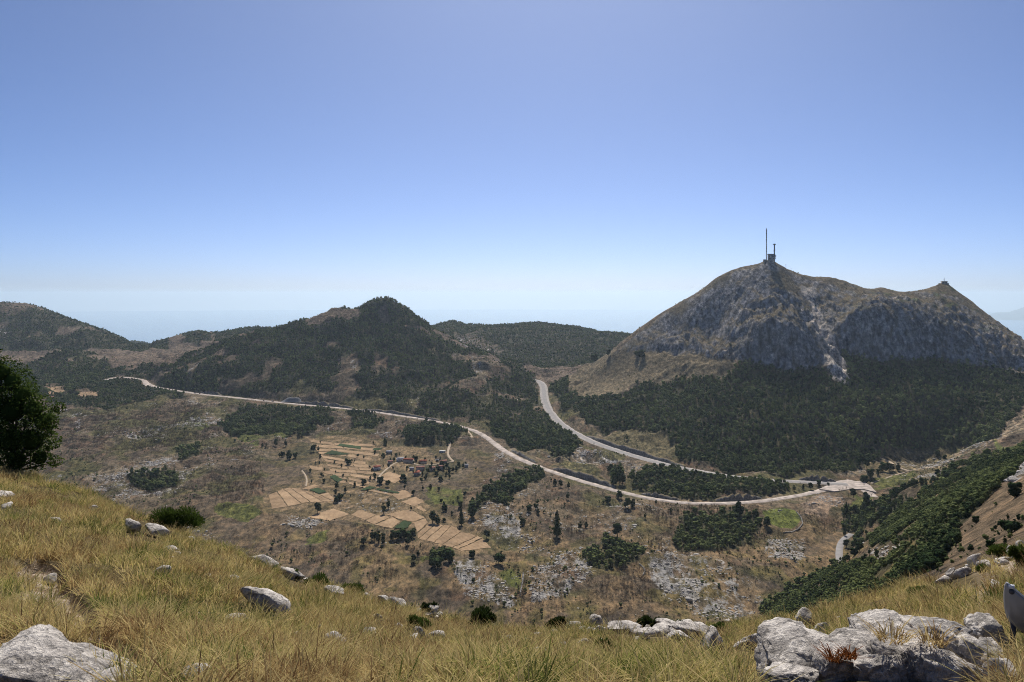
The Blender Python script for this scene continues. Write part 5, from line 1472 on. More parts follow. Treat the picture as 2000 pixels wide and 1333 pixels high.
Z2 = np.zeros((len(Y2), len(PX2)))
def fgline(L, x):
    a = np.array(L)
    return np.interp(x, a[:, 0], a[:, 1]), np.interp(x, a[:, 0], a[:, 2])
for c, x in enumerate(PX2):
    (pb, yb), (p0, y0_), (pm_, ym_) = fgline(fg[0], x), fgline(fg[1], x), fgline(fg[2], x)
    pb += 13; pm_ += 8
    zb_, z0_, zm_ = [-(p_ - H0) / F * y_ for p_, y_ in ((pb, yb), (p0, y0_), (pm_, ym_))]
    ky = [1.5, 4.5, y0_, ym_, yb, yb + 6, yb + 30, yb + 100]        # past the brow the slope drops steeply away
    kz = [z0_ + (y0_ - 1.5) * .33, z0_ + (y0_ - 4.5) * .33, z0_, zm_, zb_, zb_ - 4.6, zb_ - 24, zb_ - 82]
    Z2[:, c] = np.interp(Y2, ky, kz)
PXF, YF = np.meshgrid(PX2, Y2); XF = (PXF - 1000) / F * YF
for _ in range(12):
    Z2[:, 1:-1] = (Z2[:, :-2] + 2 * Z2[:, 1:-1] + Z2[:, 2:]) / 4
    Z2[1:-1] = (Z2[:-2] + 2 * Z2[1:-1] + Z2[2:]) / 4
PYF = H0 - F * Z2 / YF
GULLY = [(30, 1095), (75, 1080), (120, 1120), (170, 1185), (235, 1245), (335, 1285), (320, 1310), (230, 1285), (140, 1225), (80, 1165), (30, 1130)]
gm = inpoly(PXF + 14 * fbm2(XF * 1.5, YF * 1.5, 3, 1), PYF + 10 * fbm2(XF * 1.5, YF * 1.5, 3, 2), GULLY).astype(float)
for _ in range(4):
    gm[1:-1, 1:-1] = (gm[1:-1, 1:-1] * 2 + gm[:-2, 1:-1] + gm[2:, 1:-1] + gm[1:-1, :-2] + gm[1:-1, 2:]) / 6
nearw = sstep(5, 9, YF) * (1 - sstep(40, 60, YF))
ZF = Z2 + nearw * (fbm2(XF / 2.2, YF / 2.2, 4, 201) * .20 + fbm2(XF / .6, YF / .6, 3, 202) * .05) - gm * .30
def nground(X, Y):
    X = np.asarray(X, float); Y = np.asarray(Y, float)
    c = np.clip((X / Y * F + 1000 + 220) / 4.0, 0, len(PX2) - 1.001); r_ = np.clip(np.interp(Y, Y2, np.arange(len(Y2))), 0, len(Y2) - 1.001)
    i = c.astype(int); j = r_.astype(int); a = c - i; b = r_ - j
    return (ZF[j, i] * (1 - a) + ZF[j, i + 1] * a) * (1 - b) + (ZF[j + 1, i] * (1 - a) + ZF[j + 1, i + 1] * a) * b
def nhit(px, py):
    c = min(max((px + 220) / 4.0, 0), len(PX2) - 1.001); i = int(c); a = c - i
    z = ZF[:, i] * (1 - a) + ZF[:, i + 1] * a
    p = H0 - F * z / Y2
    ok = np.where((p <= py) & (Y2 > 6))[0]
    k = ok[0] if len(ok) else int(np.argmin(np.where((Y2 > 6) & (Y2 < 50), p, 1e9)))
    Y = Y2[k]
    if len(ok) and k > 0 and p[k - 1] > py:
        Y = Y2[k - 1] + (Y2[k] - Y2[k - 1]) * (p[k - 1] - py) / (p[k - 1] - p[k] + 1e-9)
    return Vector(((px - 1000) / F * Y, Y, float(np.interp(Y, Y2, z))))

def slope_mat():
    m, nt, out = new_mat('slope_soil')
    L = nt.links
    geo = N(nt, 'ShaderNodeNewGeometry')
    at = N(nt, 'ShaderNodeAttribute', attribute_name='bare')
    a = N(nt, 'ShaderNodeTexNoise'); a.inputs['Scale'].default_value = 3.5; a.inputs['Detail'].default_value = 9
    v = N(nt, 'ShaderNodeTexVoronoi'); v.inputs['Scale'].default_value = 14
    L.new(geo.outputs['Position'], a.inputs['Vector']); L.new(geo.outputs['Position'], v.inputs['Vector'])
    r1 = ramp(nt, [(.3, (.045, .034, .017)), (.55, (.10, .075, .034)), (.75, (.16, .12, .06))])
    r2 = ramp(nt, [(.3, (.20, .145, .10)), (.6, (.38, .31, .24)), (.8, (.50, .44, .37))])
    L.new(a.outputs['Fac'], r1.inputs[0])
    mxv = N(nt, 'ShaderNodeMath', operation='ADD'); L.new(a.outputs['Fac'], mxv.inputs[0])
    sb = N(nt, 'ShaderNodeMath', operation='MULTIPLY_ADD'); sb.inputs[1].default_value = -.5; sb.inputs[2].default_value = .2; L.new(v.outputs['Distance'], sb.inputs[0]); L.new(sb.outputs[0], mxv.inputs[1])
    L.new(mxv.outputs[0], r2.inputs[0])
    mx = mixc(nt); L.new(at.outputs['Fac'], mx.inputs[0]); L.new(r1.outputs[0], mx.inputs[6]); L.new(r2.outputs[0], mx.inputs[7])
    b = principled(nt, .95, .05)
    L.new(mx.outputs[2], b.inputs['Base Color'])
    bp = N(nt, 'ShaderNodeBump'); bp.inputs['Strength'].default_value = .8; bp.inputs['Distance'].default_value = .08
    L.new(mxv.outputs[0], bp.inputs['Height']); L.new(bp.outputs[0], b.inputs['Normal'])
    L.new(b.outputs[0], out.inputs[0])
    return m
n2r, n2c = YF.shape
ix2 = np.arange(n2r * n2c).reshape(n2r, n2c)
q2 = np.stack([ix2[:-1, :-1], ix2[:-1, 1:], ix2[1:, 1:], ix2[1:, :-1]], -1).reshape(-1, 4)
me = np_mesh('near_slope', np.stack([XF, YF, ZF], -1).reshape(-1, 3), q2, slope_mat(), True)
bare = np.clip(gm * 1.2, 0, 1)
for bx, by, bw, bh in ((1970, 1105, 70, 40), (1925, 1165, 40, 25), (1300, 1235, 90, 14), (60, 1175, 30, 20)):
    bare = np.maximum(bare, np.clip(1.3 - np.hypot((PXF - bx) / bw, (PYF - by) / bh), 0, 1))
me.attributes.new('bare', 'FLOAT', 'POINT').data.foreach_set('value', bare.astype(np.float32).ravel())
tag(mobj('near_slope', me), kind='structure')

# ------------------------------------------------------------------ grass
M_GRASS = leaf_mat('dry_grass', None, None, .38, isl=.5, hue=[(0.0, (.22, .135, .065)), (0.2, (.47, .34, .15)), (.45, (.66, .53, .25)), (.68, (.45, .385, .135)), (.88, (.22, .235, .062)), (1.0, (.095, .135, .03))])
def tuft(q, n, spread, hmin, hmax, wid, lean, droop):
    Vs, Fs = [], []
    o = 0
    for k in range(n):
        a = q.uniform(0, 6.283); rr = spread * math.sqrt(q.uniform())
        b = np.array([math.cos(a) * rr, math.sin(a) * rr, -.03])
        ang = a + q.normal() * .9
        d = np.array([math.cos(ang), math.sin(ang), 0])
        h = q.uniform(hmin, hmax); ln = abs(q.normal()) * lean + .12 * (rr / spread)
        side = np.array([-d[1], d[0], 0])
        w_ = wid * q.uniform(.6, 1.25)
        pts = []
        for t in (0, .4, .75, 1.0):
            pts.append(b + d * h * (ln * t + droop * t * t * q.uniform(.4, 1)) + np.array([0, 0, h * (t - droop * .45 * t * t * t)]))
        V = [pts[0] - side * w_, pts[0] + side * w_, pts[1] - side * w_ * .9, pts[1] + side * w_ * .9, pts[2] - side * w_ * .6, pts[2] + side * w_ * .6, pts[3]]
        Fs += [(o, o + 1, o + 3), (o, o + 3, o + 2), (o + 2, o + 3, o + 5), (o + 2, o + 5, o + 4), (o + 4, o + 5, o + 6)]
        Vs += V; o += 7
    return np.array(Vs), np.array(Fs)
gp = []
q = np.random.default_rng(3)
for k in range(5): gp.append(raw_obj('grass_proto_%d' % k, tuft(q, 40, .10, .16, .52, .0058, .42, .65), M_GRASS))       # near tufts
for k in range(4): gp.append(raw_obj('grass_proto_%d' % (5 + k), tuft(q, 30, .20, .20, .46, .0085, .35, .5), M_GRASS))   # farther, broader
for k in range(2): gp.append(raw_obj('grass_proto_%d' % (9 + k) if k == 0 else 'grass_proto_a', tuft(q, 14, .16, .40, .72, .0032, .22, .3), M_GRASS))  # tall stems
COL_GRASS = proto_col('grass_prototypes', gp)
def near_sample(dens, seed):
    r_ = np.random.default_rng(seed)
    cA = (XF[:-1, 1:] - XF[:-1, :-1]) * (YF[1:, :-1] - YF[:-1, :-1])
    cnt = r_.poisson(dens[:-1, :-1] * cA)
    j, i = np.nonzero(cnt); rep = cnt[j, i]; j = np.repeat(j, rep); i = np.repeat(i, rep); n = len(j)
    Y = Y2[j] + (Y2[j + 1] - Y2[j]) * r_.uniform(size=n); px = PX2[i] + 4 * r_.uniform(size=n)
    X = (px - 1000) / F * Y
    return np.c_[X, Y, nground(X, Y)], r_
ROCK_SPOTS = [(378, 1335, 30, 16), (258, 1036, 20, 8), (301, 1042, 26, 8), (512, 1188, 50, 16), (513, 1084, 30, 6), (575, 1124, 32, 8), (842, 1192, 20, 10), (1166, 1214, 18, 9), (1222, 1236, 36, 8), (1320, 1242, 70, 14), (1394, 1272, 30, 14), (1490, 1270, 56, 12), (1572, 1214, 18, 8), (1608, 1242, 22, 10), (1875, 1130, 40, 12), (1256, 1246, 18, 8), (816, 1246, 14, 8), (738, 1212, 13, 7)]
rock_clear = np.ones(PXF.shape)
for rx, ry, rw_, rh_ in ROCK_SPOTS:
    rock_clear *= 1 - .97 * (np.hypot((PXF - rx) / rw_ / 1.15, (PYF - ry - rh_ * .9) / rh_ / 2.4) < 1)
rock_clear *= 1 - .985 * ((PXF > 1485) & (PXF < 1945) & (YF < 9.9) | (PXF < 235) & (YF < 7.5))
infr = ((PXF > -60) & (PXF < 2060) & (YF > 6.4) & (YF < 41)).astype(float)
patch = fbm2(XF / 1.6, YF / 1.6, 4, 210)
gd = infr * np.where(YF < 15, 28, np.where(YF < 24, 20, 14)) * (1 - .93 * np.clip(bare, 0, 1)) * (.25 + .95 * sstep(-.35, .2, patch)) * rock_clear
P, r = near_sample(gd, 11)
n = len(P)
print('grass tufts', n)
whichg = np.where(P[:, 1] < 16, r.integers(0, 5, n), r.integers(5, 9, n))
tall = r.uniform(size=n) < .12
whichg = np.where(tall, r.integers(9, 11, n), whichg)
green = fbm2(P[:, 0] / 2.4, P[:, 1] / 2.4, 3, 220) * .7 + fbm2(P[:, 0] / .8, P[:, 1] / .8, 2, 221) * .5
ppx = P[:, 0] / P[:, 1] * F + 1000
tint = .15 + .70 * np.clip(green + .06, -.3, 1) + .28 * sstep(.22, .36, fbm2(P[:, 0] / 1.1, P[:, 1] / 1.1, 2, 222)) + r.normal(size=n) * .12
tint = np.where(tall, .12 + r.uniform(-.05, .1, n), tint)
s = .84 * r.uniform(.6, 1.4, n) * (1 + .4 * fbm2(P[:, 0] / 1.2, P[:, 1] / 1.2, 3, 230))
rot = np.c_[r.normal(size=n) * .12, r.normal(size=n) * .12, r.uniform(0, 6.28, n)]
scatter('dry_grass', P, np.c_[s, s, s], whichg, tint, COL_GRASS, 'dry golden and olive grass covering the near slope', 'grass', rot)

# ------------------------------------------------------------------ boulders of the near slope
M_ROCK = rock_mat('near_limestone', (.15, .14, .13), (.54, .495, .445), (.80, .74, .665), 3.4)
def near_rock(px, py, wpx, hpx, label, seed, sub=4, depth=.8, rz=None, sink=.38, rough=.28, tilt=0.0, Y=None):
    p = nhit(px, py) if Y is None else Vector(((px - 1000) / F * Y, Y, (H0 - py) / F * Y))
    k = p.y / F
    q = np.random.default_rng(seed)
    V, Fc = boulder(q, sub, 18, rough * .8, 1.6, .32)
    V = V / np.abs(V).max(0)
    w_, h_ = wpx * k, hpx * k
    o = mobj('boulder', np_mesh('boulder', V * np.array([w_ / 2, w_ / 2 * depth, h_ * .62]), Fc, M_ROCK, True))
    o.location = p + Vector((0, w_ * .1, h_ * (.62 - sink) + (0 if Y else min(.07, h_ * .22))))
    o.rotation_euler = (0, tilt, rz if rz is not None else q.uniform(-.4, .4))
    return tag(o, label, 'boulder', 'boulders on the near grass slope')
NR_ = [(78, 1428, 276, 165, 'big pale grey boulder with dark lichen at the lower left corner', 5, 1.0, 5, .22),
       (378, 1335, 62, 34, 'small tan stone at the bottom edge right of the big left boulder', 4, .8, 6, 0),
       (200, 1350, 90, 34, 'flat tan stone in front of the big left boulder', 3, .8, 7, 0),
       (258, 1042, 38, 20, 'pale stone near the green bush on the left slope, left of a pair', 3, .7, 8, .25), (301, 1050, 50, 18, 'pale stone near the green bush on the left slope, right of a pair', 3, .7, 9, .25),
       (512, 1200, 100, 36, 'grey craggy boulder lying in the grass left of centre', 4, .6, 10, .42), (513, 1086, 56, 16, 'flat pale ledge on the skyline of the left slope', 3, .6, 11, .35), (575, 1126, 60, 18, 'pale flat ledge stone below the green broom clumps', 3, .6, 12, .4),
       (612, 1144, 44, 9, 'thin pale stone strip trailing down from the flat ledge', 3, .5, 13, .4), (655, 1164, 46, 12, 'thin pale stone at the lower end of the stone strip', 3, .5, 14, .2), (738, 1216, 24, 16, 'small white stone alone in the grass left of centre', 3, .8, 15, 0), (714, 1150, 26, 12, 'small pale stone near the brow above the white stone', 3, .8, 16, 0),
       (748, 1166, 26, 12, 'pale stone on the brow, left of two side by side', 3, .8, 17, 0), (777, 1170, 36, 16, 'pale stone on the brow, right of two side by side', 3, .8, 18, .25), (842, 1194, 30, 22, 'dark-fronted square block on the brow beside a green bush', 3, .9, 19, 0), (826, 1198, 40, 10, 'low pale slab left under the dark-fronted block', 3, .7, 20, .2),
       (856, 1180, 18, 10, 'small grey stone right above the dark-fronted block', 3, .8, 21, 0), (816, 1250, 26, 20, 'pinkish round stone in the grass below the dark-fronted block', 3, .9, 22, 0), (1056, 1280, 24, 14, 'little pale stone half sunk in the grass at centre', 3, .8, 23, 0), (1120, 1226, 18, 14, 'small stone right of the dark juniper on the brow', 3, .8, 24, 0),
       (1166, 1218, 32, 26, 'rounded pale boulder on the brow right of the dark juniper', 4, .9, 25, 0), (1178, 1240, 26, 16, 'pale stone below the rounded brow boulder', 3, .8, 26, 0), (1222, 1238, 70, 18, 'long flat pale slab on the brow left of the green bush', 4, .7, 27, -.08), (1256, 1250, 36, 24, 'pointed white stone below the long flat slab', 3, .8, 28, 0),
       (1310, 1232, 60, 16, 'flat broken pale slab below the green juniper, upper one', 4, .8, 29, .1), (1350, 1243, 70, 24, 'broken pale slab heap right of the green juniper', 4, .8, 30, .1), (1322, 1252, 60, 16, 'pale slab at the front of the broken slab heap', 4, .7, 31, 0),
       (1394, 1280, 56, 42, 'tilted pale wedge-shaped boulder right of the slab heap', 4, .8, 32, -.5), (1490, 1276, 110, 34, 'long arched pale boulder left of the big outcrop', 4, .5, 33, .12), (1505, 1242, 40, 22, 'pale stones above the long arched boulder', 3, .8, 34, .1), (1528, 1222, 18, 12, 'small round stone left of the pointed brow stone', 3, .8, 35, 0),
       (1572, 1218, 36, 24, 'pointed pale stone on the brow above the arched boulder', 3, .8, 36, -.2), (1608, 1246, 44, 24, 'pale stone in the grass just above the big outcrop', 3, .8, 37, .1), (1420, 1222, 20, 10, 'small pale stone beside the little green bush on the brow', 3, .8, 38, 0), (1640, 1212, 16, 9, 'tiny pale stone in the grass near the right brow', 3, .8, 39, 0),
       (1845, 1143, 34, 14, 'pale block at the lower end of the right stone row', 3, .7, 40, -.1), (1862, 1132, 26, 16, 'pale block second in the right stone row', 3, .7, 41, -.3), (1882, 1128, 30, 20, 'pale block in the middle of the right stone row', 3, .7, 42, -.4), (1905, 1110, 40, 18, 'pale long block at the upper end of the right stone row', 3, .6, 43, -.5),
       (1973, 1076, 26, 16, 'pale stone near the top right brow, left one', 3, .8, 44, -.4), (1993, 1068, 22, 14, 'pale stone near the top right brow, right one', 3, .8, 45, -.4), (1972, 1345, 74, 44, 'pale rock at the bottom right corner beside the outcrop', 4, .8, 46, -.1), (1815, 1160, 24, 10, 'small pale stone in the grass under the right stone row', 3, .8, 47, 0),
       (1895, 1192, 18, 10, 'small stone in the grass left of the metal trough', 3, .8, 48, 0), (110, 1022, 30, 8, 'thin white stone sliver on the left grass slope', 3, .5, 49, .3)]
for (px, py, w_, h_, lb, sub, dp, sd, tl) in NR_:
    near_rock(px, py, w_ * 1.08, h_ * 1.15, lb, sd, sub, dp, tilt=tl, Y=7.9 if sd == 5 else 7.6 if sd == 7 else None)

# loose pale stones in the grass
sd_ = infr * (.32 + 1.3 * ((PXF > 1100) & (PXF < 1400) & (YF > 22)) + 5 * np.clip(bare, 0, 1)) * sstep(-.1, .3, fbm2(XF / 3, YF / 3, 3, 240))
P, r = near_sample(sd_, 15)
st_p = [raw_obj('stone_proto_%d' % k, boulder(np.random.default_rng(60 + k), 2, 12, .2, 1.5, .35), M_ROCK) for k in range(4)]
s = .05 + r.gamma(1.5, .055, len(P))
scatter('loose_stones', P + np.c_[np.zeros(len(P)), np.zeros(len(P)), s * .3 + .05], np.c_[s * r.uniform(.9, 1.8, len(P)), s, s * .75], r.integers(0, 4, len(P)), np.zeros(len(P)), proto_col('stone_prototypes', st_p), 'small pale stones strewn in the near grass', 'stones')

# the large outcrop at the lower right, several blocks of one bed
def outcrop():
    o = empty('rock_outcrop', nhit(1720, 1325))
    tag(o, 'large craggy pale limestone outcrop with a shaded front at the lower right', 'rock outcrop')
    base = o.location.copy()
    #      px0   px1   top   bot   Y    seed depth tilt
    B_ = [(1478, 1665, 1250, 1380, 8.7, 1, .75, -.22), (1560, 1690, 1262, 1370, 8.5, 2, .6, -.1), (1668, 1800, 1210, 1330, 9.3, 3, .6, -.25), (1745, 1900, 1206, 1340, 9.2, 4, .6, .06), (1640, 1790, 1268, 1420, 8.35, 5, .35, -.18), (1770, 1915, 1262, 1430, 8.3, 6, .38, .25),
          (1860, 1950, 1238, 1350, 8.9, 7, .8, .45), (1890, 1968, 1204, 1290, 9.7, 8, .6, -.2), (1500, 1600, 1300, 1400, 8.2, 9, .6, -.1), (1850, 1940, 1290, 1400, 8.3, 10, .6, .4), (1600, 1660, 1272, 1350, 8.3, 11, .6, 0), (1640, 1730, 1238, 1345, 8.9, 12, .8, -.2), (1795, 1890, 1222, 1330, 9.0, 13, .8, .15), (1540, 1680, 1258, 1360, 8.9, 14, .9, -.15), (1720, 1850, 1240, 1350, 8.75, 15, .6, .0), (1915, 1962, 1245, 1330, 9.2, 16, .8, .3)]
    for (a, b, t, bt, Y, sd, dp, tl) in B_:
        q = np.random.default_rng(sd + 300)
        V, Fc = boulder(q, 5, 14, .2, 1.6)
        k = Y / F
        w_, h_ = (b - a) * k, (bt - t) * k
        # weathering: pits and fluting
        off = q.uniform(0, 9, 3)
        Nn = V / (np.linalg.norm(V, axis=1)[:, None] + 1e-9)
        V = V + Nn * (.10 * fbm3(V * 4.2 + off, 4, 5, .6, ridged=True) + .05 * fbm3(V * 11 + off, 3, 6, .6, ridged=True))[:, None]
        c = Vector((((a + b) / 2 - 1000) * k, Y, (H0 - (t + bt) / 2) * k))
        bl = mobj('rock_block', np_mesh('rock_block', np.c_[V[:, :2], np.where(V[:, 2] > .45, .45 + (V[:, 2] - .45) * .35, V[:, 2])] * np.array([w_ * .56, w_ * .56 * dp * 1.7, h_ * .62]), Fc, M_ROCK, True), o)
        bl.location = c - base + Vector((0, w_ * .56 * dp * .5, 0))
        bl.rotation_euler = (q.uniform(-.08, .08), tl, q.uniform(-.15, .15))
outcrop()
# rusty and straw tufts growing in the cracks of the outcrop
M_RUST = leaf_mat('rusty_herb', (.16, .055, .018), (.30, .12, .035), .3)
def crack_tuft(px, py, Y, s, mat, label, seed):
    q = np.random.default_rng(seed)
    o = mobj('crack_plant', np_mesh('crack_plant', *tuft(q, 90, .09 * s, .05 * s, .16 * s, .006, .7, .6), mat))
    o.location = ((px - 1000) / F * Y, Y, (H0 - py) / F * Y)
    tag(o, label, 'plant')
crack_tuft(1627, 1284, 8.2, .95, M_RUST, 'rust-coloured herb in the left crack of the outcrop', 1)
crack_tuft(1658, 1280, 8.15, .8, M_RUST, 'smaller rust-coloured herb right of the first on the outcrop', 2)
crack_tuft(1742, 1246, 8.5, 1.5, M_GRASS, 'straw tuft in the hollow on top of the outcrop', 3)
crack_tuft(1822, 1252, 8.45, 1.4, M_GRASS, 'straw tuft right of the centre on top of the outcrop', 4)

# ------------------------------------------------------------------ bushes and the tree at the left edge
def near_bush(px, py, wpx, hpx, mat, label, seed, n=2600, leaf=.03, upright=.6, name='bush', depth=.8):
    p = nhit(px, py); k = p.y / F
    q = np.random.default_rng(seed)
    w_, h_ = wpx * k / 2, hpx * k
    o = empty(name, p); tag(o, label, 'bush', 'bushes on the near slope')
    L_ = 9
    cen = np.c_[q.uniform(-.6, .6, L_) * w_, q.uniform(-.6, .6, L_) * w_ * depth, q.uniform(.15, .55, L_) * h_]
    rad = q.uniform(.3, .5, L_)
    kk = q.integers(0, L_, n)
    d = q.normal(size=(n, 3)); d /= np.linalg.norm(d, axis=1)[:, None]; d[:, 2] = np.abs(d[:, 2]) * .9 - .15
    pts = cen[kk] + d * (rad[kk] * q.uniform(.5, 1.05, n))[:, None] * np.array([w_, w_ * depth, h_ * 1.05])
    pts[:, 2] = np.maximum(pts[:, 2], .02)
    # sprigs: narrow faces pointing up and outwards
    ax = d + np.array([0, 0, upright]) + q.normal(size=d.shape) * .3; ax /= np.linalg.norm(ax, axis=1)[:, None]
    sd = np.cross(ax, q.normal(size=ax.shape)); sd /= np.linalg.norm(sd, axis=1)[:, None] + 1e-9
    s = leaf * q.uniform(.7, 1.5, n)[:, None]
    V = np.stack([pts - ax * s, pts - sd * s * .3, pts + ax * s * 1.3, pts + sd * s * .3], 1).reshape(-1, 3)
    part('foliage', o, (V, np.arange(4 * n).reshape(-1, 4)), mat)
    st = []
    for c in cen[:6]: st.append(tube([(0, 0, -.1), tuple(c * .5), tuple(c)], [.03, .02, .008], 5))
    part('stem', o, st, M_BARK)
near_bush(342, 1026, 118, 56, M_BROOM, 'long bright green bush on the brow of the left slope', 1, 6500, .05)
near_bush(573, 1102, 34, 24, M_BROOM, 'small bright green broom clump by the flat pale ledge', 2, 1600, .05, 1.2)
near_bush(622, 1118, 56, 24, M_BROOM, 'wider yellow-green broom clump right of the small one', 3, 2200, .05, 1.2)
near_bush(688, 1160, 46, 28, M_BROOM, 'pale green clump on the brow left of the two stones', 4, 1500, .05, 1.2)
near_bush(839, 1182, 40, 34, M_JUNIPER, 'round green bush beside the dark-fronted square block', 5, 2600, .05)
near_bush(938, 1212, 66, 50, M_JUNIPER, 'dark juniper bush on the brow left of centre', 6, 4200, .055, .9)
near_bush(1085, 1226, 46, 36, M_JUNIPER, 'dark juniper bush on the brow at centre', 7, 3400, .05, .9)
near_bush(1268, 1222, 58, 36, M_JUNIPER, 'green juniper bush above the broken pale slabs', 8, 3600, .05, .7)
near_bush(1402, 1238, 30, 22, M_BROOM, 'little bright green bush right of the broken slabs', 9, 1500, .045)
near_bush(816, 1232, 50, 28, M_BROOM, 'grassy green clump below the dark-fronted square block', 10, 1500, .06, 1.6)
near_bush(1183, 1290, 46, 46, M_BROOM, 'tall olive grass clump in the slope at centre right', 11, 1500, .07, 2.0)
near_bush(1955, 1082, 56, 34, M_BROOM, 'bright green bush near the top right brow', 12, 2600, .05)
near_bush(1990, 1110, 40, 50, M_BROOM, 'olive green bush at the right edge above the trough', 13, 2400, .055)
near_bush(1915, 1120, 28, 18, M_BROOM, 'small green clump right of the pale stone row', 14, 1000, .05)
near_bush(1800, 1172, 60, 26, M_BROOM, 'broad green clump in the grass on the right slope', 15, 1600, .06, 1.6)

def left_tree():
    Y = 36.0; k = Y / F
    base = Vector(((25 - 1000) * k, Y, float(nground((25 - 1000) * k, Y)) - .1))
    o = empty('leafy_tree', base); tag(o, 'dense dark green leafy tree at the left edge of the picture', 'tree')
    q = np.random.default_rng(42)
    lumps = [(0, 728, 40), (-40, 720, 60), (22, 745, 36), (20, 800, 62), (-30, 800, 80), (62, 800, 42), (82, 825, 38), (105, 822, 20), (60, 860, 50), (20, 860, 55), (92, 862, 26), (75, 895, 32), (98, 905, 16), (30, 900, 40), (-40, 870, 70), (40, 770, 38), (-20, 760, 50), (100, 800, 16), (113, 812, 12)]
    parts_V = []; n_tot = 0
    for (x, y, r_) in lumps:
        R = r_ * k
        c = np.array([(x - 1000) * k, Y + q.uniform(-.7, .7), (H0 - y) * k]) - np.array(base)
        n = int(520 * (r_ / 40) ** 2) + 60
        d = q.normal(size=(n, 3)); d /= np.linalg.norm(d, axis=1)[:, None]
        bump = .8 + .35 * fbm3(d * 2.6 + r_, 3, 4)
        pts = c + d * (R * bump * q.uniform(.66, 1.05, n) ** .7)[:, None]
        V, _ = rand_quads(q, pts, d * .5 + q.normal(size=d.shape) * .6 + np.array([0, 0, .5]), .052 * q.uniform(.7, 1.4, n), 1.15)
        parts_V.append(V)
    V = np.concatenate(parts_V)
    part('crown', o, (V, np.arange(len(V)).reshape(-1, 4)), M_BEECH)
    st = []
    for (x, y, r_) in lumps[:16]:
        c = np.array([(x - 1000) * k, Y, (H0 - y) * k]) - np.array(base)
        st.append(tube([(0, 0, -.2), (c[0] * .25 + q.normal() * .05, q.normal() * .1, c[2] * .4), (c[0] * .7, q.normal() * .15, c[2] * .78), tuple(c)], [.09, .06, .035, .012], 6))
    part('trunk', o, st, M_BARK)
    ic = []
    for (x, y, r_) in lumps:
        if r_ > 30:
            c = np.array([(x - 1000) * k, Y + .1, (H0 - y) * k]) - np.array(base)
            ic.append((ICO[2][0] * r_ * k * .42 + c, ICO[2][1]))
    part('inner_foliage', o, ic, M_BEECH)
left_tree()

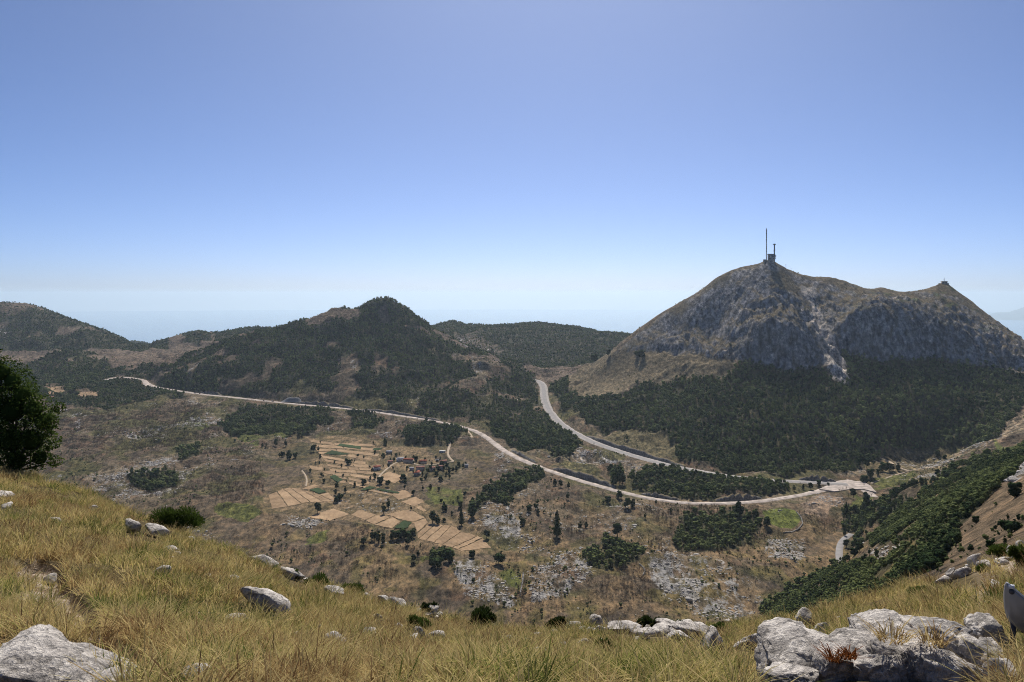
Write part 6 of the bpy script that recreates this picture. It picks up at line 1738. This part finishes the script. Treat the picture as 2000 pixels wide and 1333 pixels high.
# ------------------------------------------------------------------ the grey trough at the right edge
def trough():
    Y = 9.6; k = Y / F
    ox, oz = (1985 - 1000) * k, (H0 - 1190) * k
    o = empty('metal_trough', (ox, Y, oz), -.55)
    tag(o, 'grey round-bottomed metal trough on a dark leg at the right edge', 'trough')
    M_Z = simple_mat('grey_painted_metal', (.24, .245, .265), .42, .5, .1, 6, 0, .3)
    M_ZD = simple_mat('dark_metal', (.05, .05, .058), .5, .4, .1, 6)
    M_ZE = simple_mat('pale_metal_edge', (.48, .48, .50), .4, .5, .05, 6)
    st = np.array([(1961, 1160, 1172, .05), (1962, 1149, 1182, .10), (1964, 1140, 1192, .14), (1967, 1133, 1200, .17), (1973, 1136, 1208, .19), (1985, 1144, 1217, .20), (2000, 1154, 1224, .20), (2025, 1171, 1236, .20), (2060, 1195, 1250, .20), (2100, 1222, 1262, .19)], float)
    t_ = np.linspace(0, len(st) - 1, 50)
    S = np.c_[[np.interp(t_, np.arange(len(st)), st[:, c]) for c in range(4)]].T
    m = 26
    V = []
    for x, zt_, zb_, ry in S:
        for j in range(m):
            a = math.pi * j / (m - 1)
            y = -math.cos(a) * ry
            V.append((((x - 1000) * k - ox) * .86, y, (H0 - (zt_ + (zb_ - zt_) * math.sin(a))) * k - oz - .32 * (y + ry)))
    V = np.array(V); n = len(S)
    Fo = np.array([(i * m + j, (i + 1) * m + j, (i + 1) * m + j + 1, i * m + j + 1) for i in range(n - 1) for j in range(m - 1)])
    sh = part('shell', o, (V, Fo), M_Z)
    sh.data.polygons.foreach_set('use_smooth', np.ones(len(sh.data.polygons), bool))
    sd = sh.modifiers.new('thickness', 'SOLIDIFY'); sd.thickness = .006
    part('end_plate', o, (np.r_[V[:m], [V[:m].mean(0) - np.array([.004, 0, 0])]], np.array([(j, j + 1, m) for j in range(m - 1)] + [(m - 1, 0, m)])), M_Z)
    part('rim', o, [tube([tuple(V[i * m] + np.array([0, -.006, .004])) for i in range(8, n)], [.011] * (n - 8), 6), tube([tuple(V[i * m + m - 1] + np.array([0, .006, .004])) for i in range(8, n)], [.011] * (n - 8), 6)], M_ZE)
    def at(px, py, dy): return (((px - 1000) * k - ox) * .86, dy, (H0 - py) * k - oz)
    x, y, z = at(1976, 1147, -.215)
    part('hinge', o, discVF(x, y, z, .030, .03, 14, 'y'), M_ZD)
    x, y, z = at(1976, 1139, -.20)
    part('clip', o, boxVF(x - .03, x + .03, y - .02, y + .05, z - .012, z + .02), M_ZE)
    x, y, z = at(1979, 1208, 0)
    part('leg', o, boxVF(x - .03, x + .03, -.05, .05, z - .55, z + .02), M_ZD)
    x, y, z = at(2060, 1240, 0)
    part('leg', o, boxVF(x - .03, x + .03, -.05, .05, z - .5, z + .02), M_ZD)
    x, y, z = at(1979, 1228, 0)
    part('crossbar', o, boxVF(x + .032, x + .46, -.03, .03, z - .03, z + .03), M_ZD)
trough()


# ------------------------------------------------------------------ air
def haze():
    m, nt, out = new_mat('haze_air')
    v = nt.nodes.new('ShaderNodeVolumePrincipled')
    v.inputs['Color'].default_value = (.74, .89, 1.0, 1)
    v.inputs['Density'].default_value = 0.000022
    v.inputs['Anisotropy'].default_value = 0.5
    nt.links.new(v.outputs[0], out.inputs['Volume'])
    m.cycles.homogeneous_volume = True
    R = 90000; z0, z1 = -1652, 230
    V = [(-R, -R, z0), (R, -R, z0), (R, R, z0), (-R, R, z0), (-R, -R, z1), (R, -R, z1), (R, R, z1), (-R, R, z1)]
    Fc = [(0, 3, 2, 1), (4, 5, 6, 7), (0, 1, 5, 4), (1, 2, 6, 5), (2, 3, 7, 6), (3, 0, 4, 7)]
    o = mobj('haze', np_mesh('haze', V, Fc, m))
    tag(o, 'thin pale blue summer haze over the valley and hills', 'haze', kind='stuff')
haze()
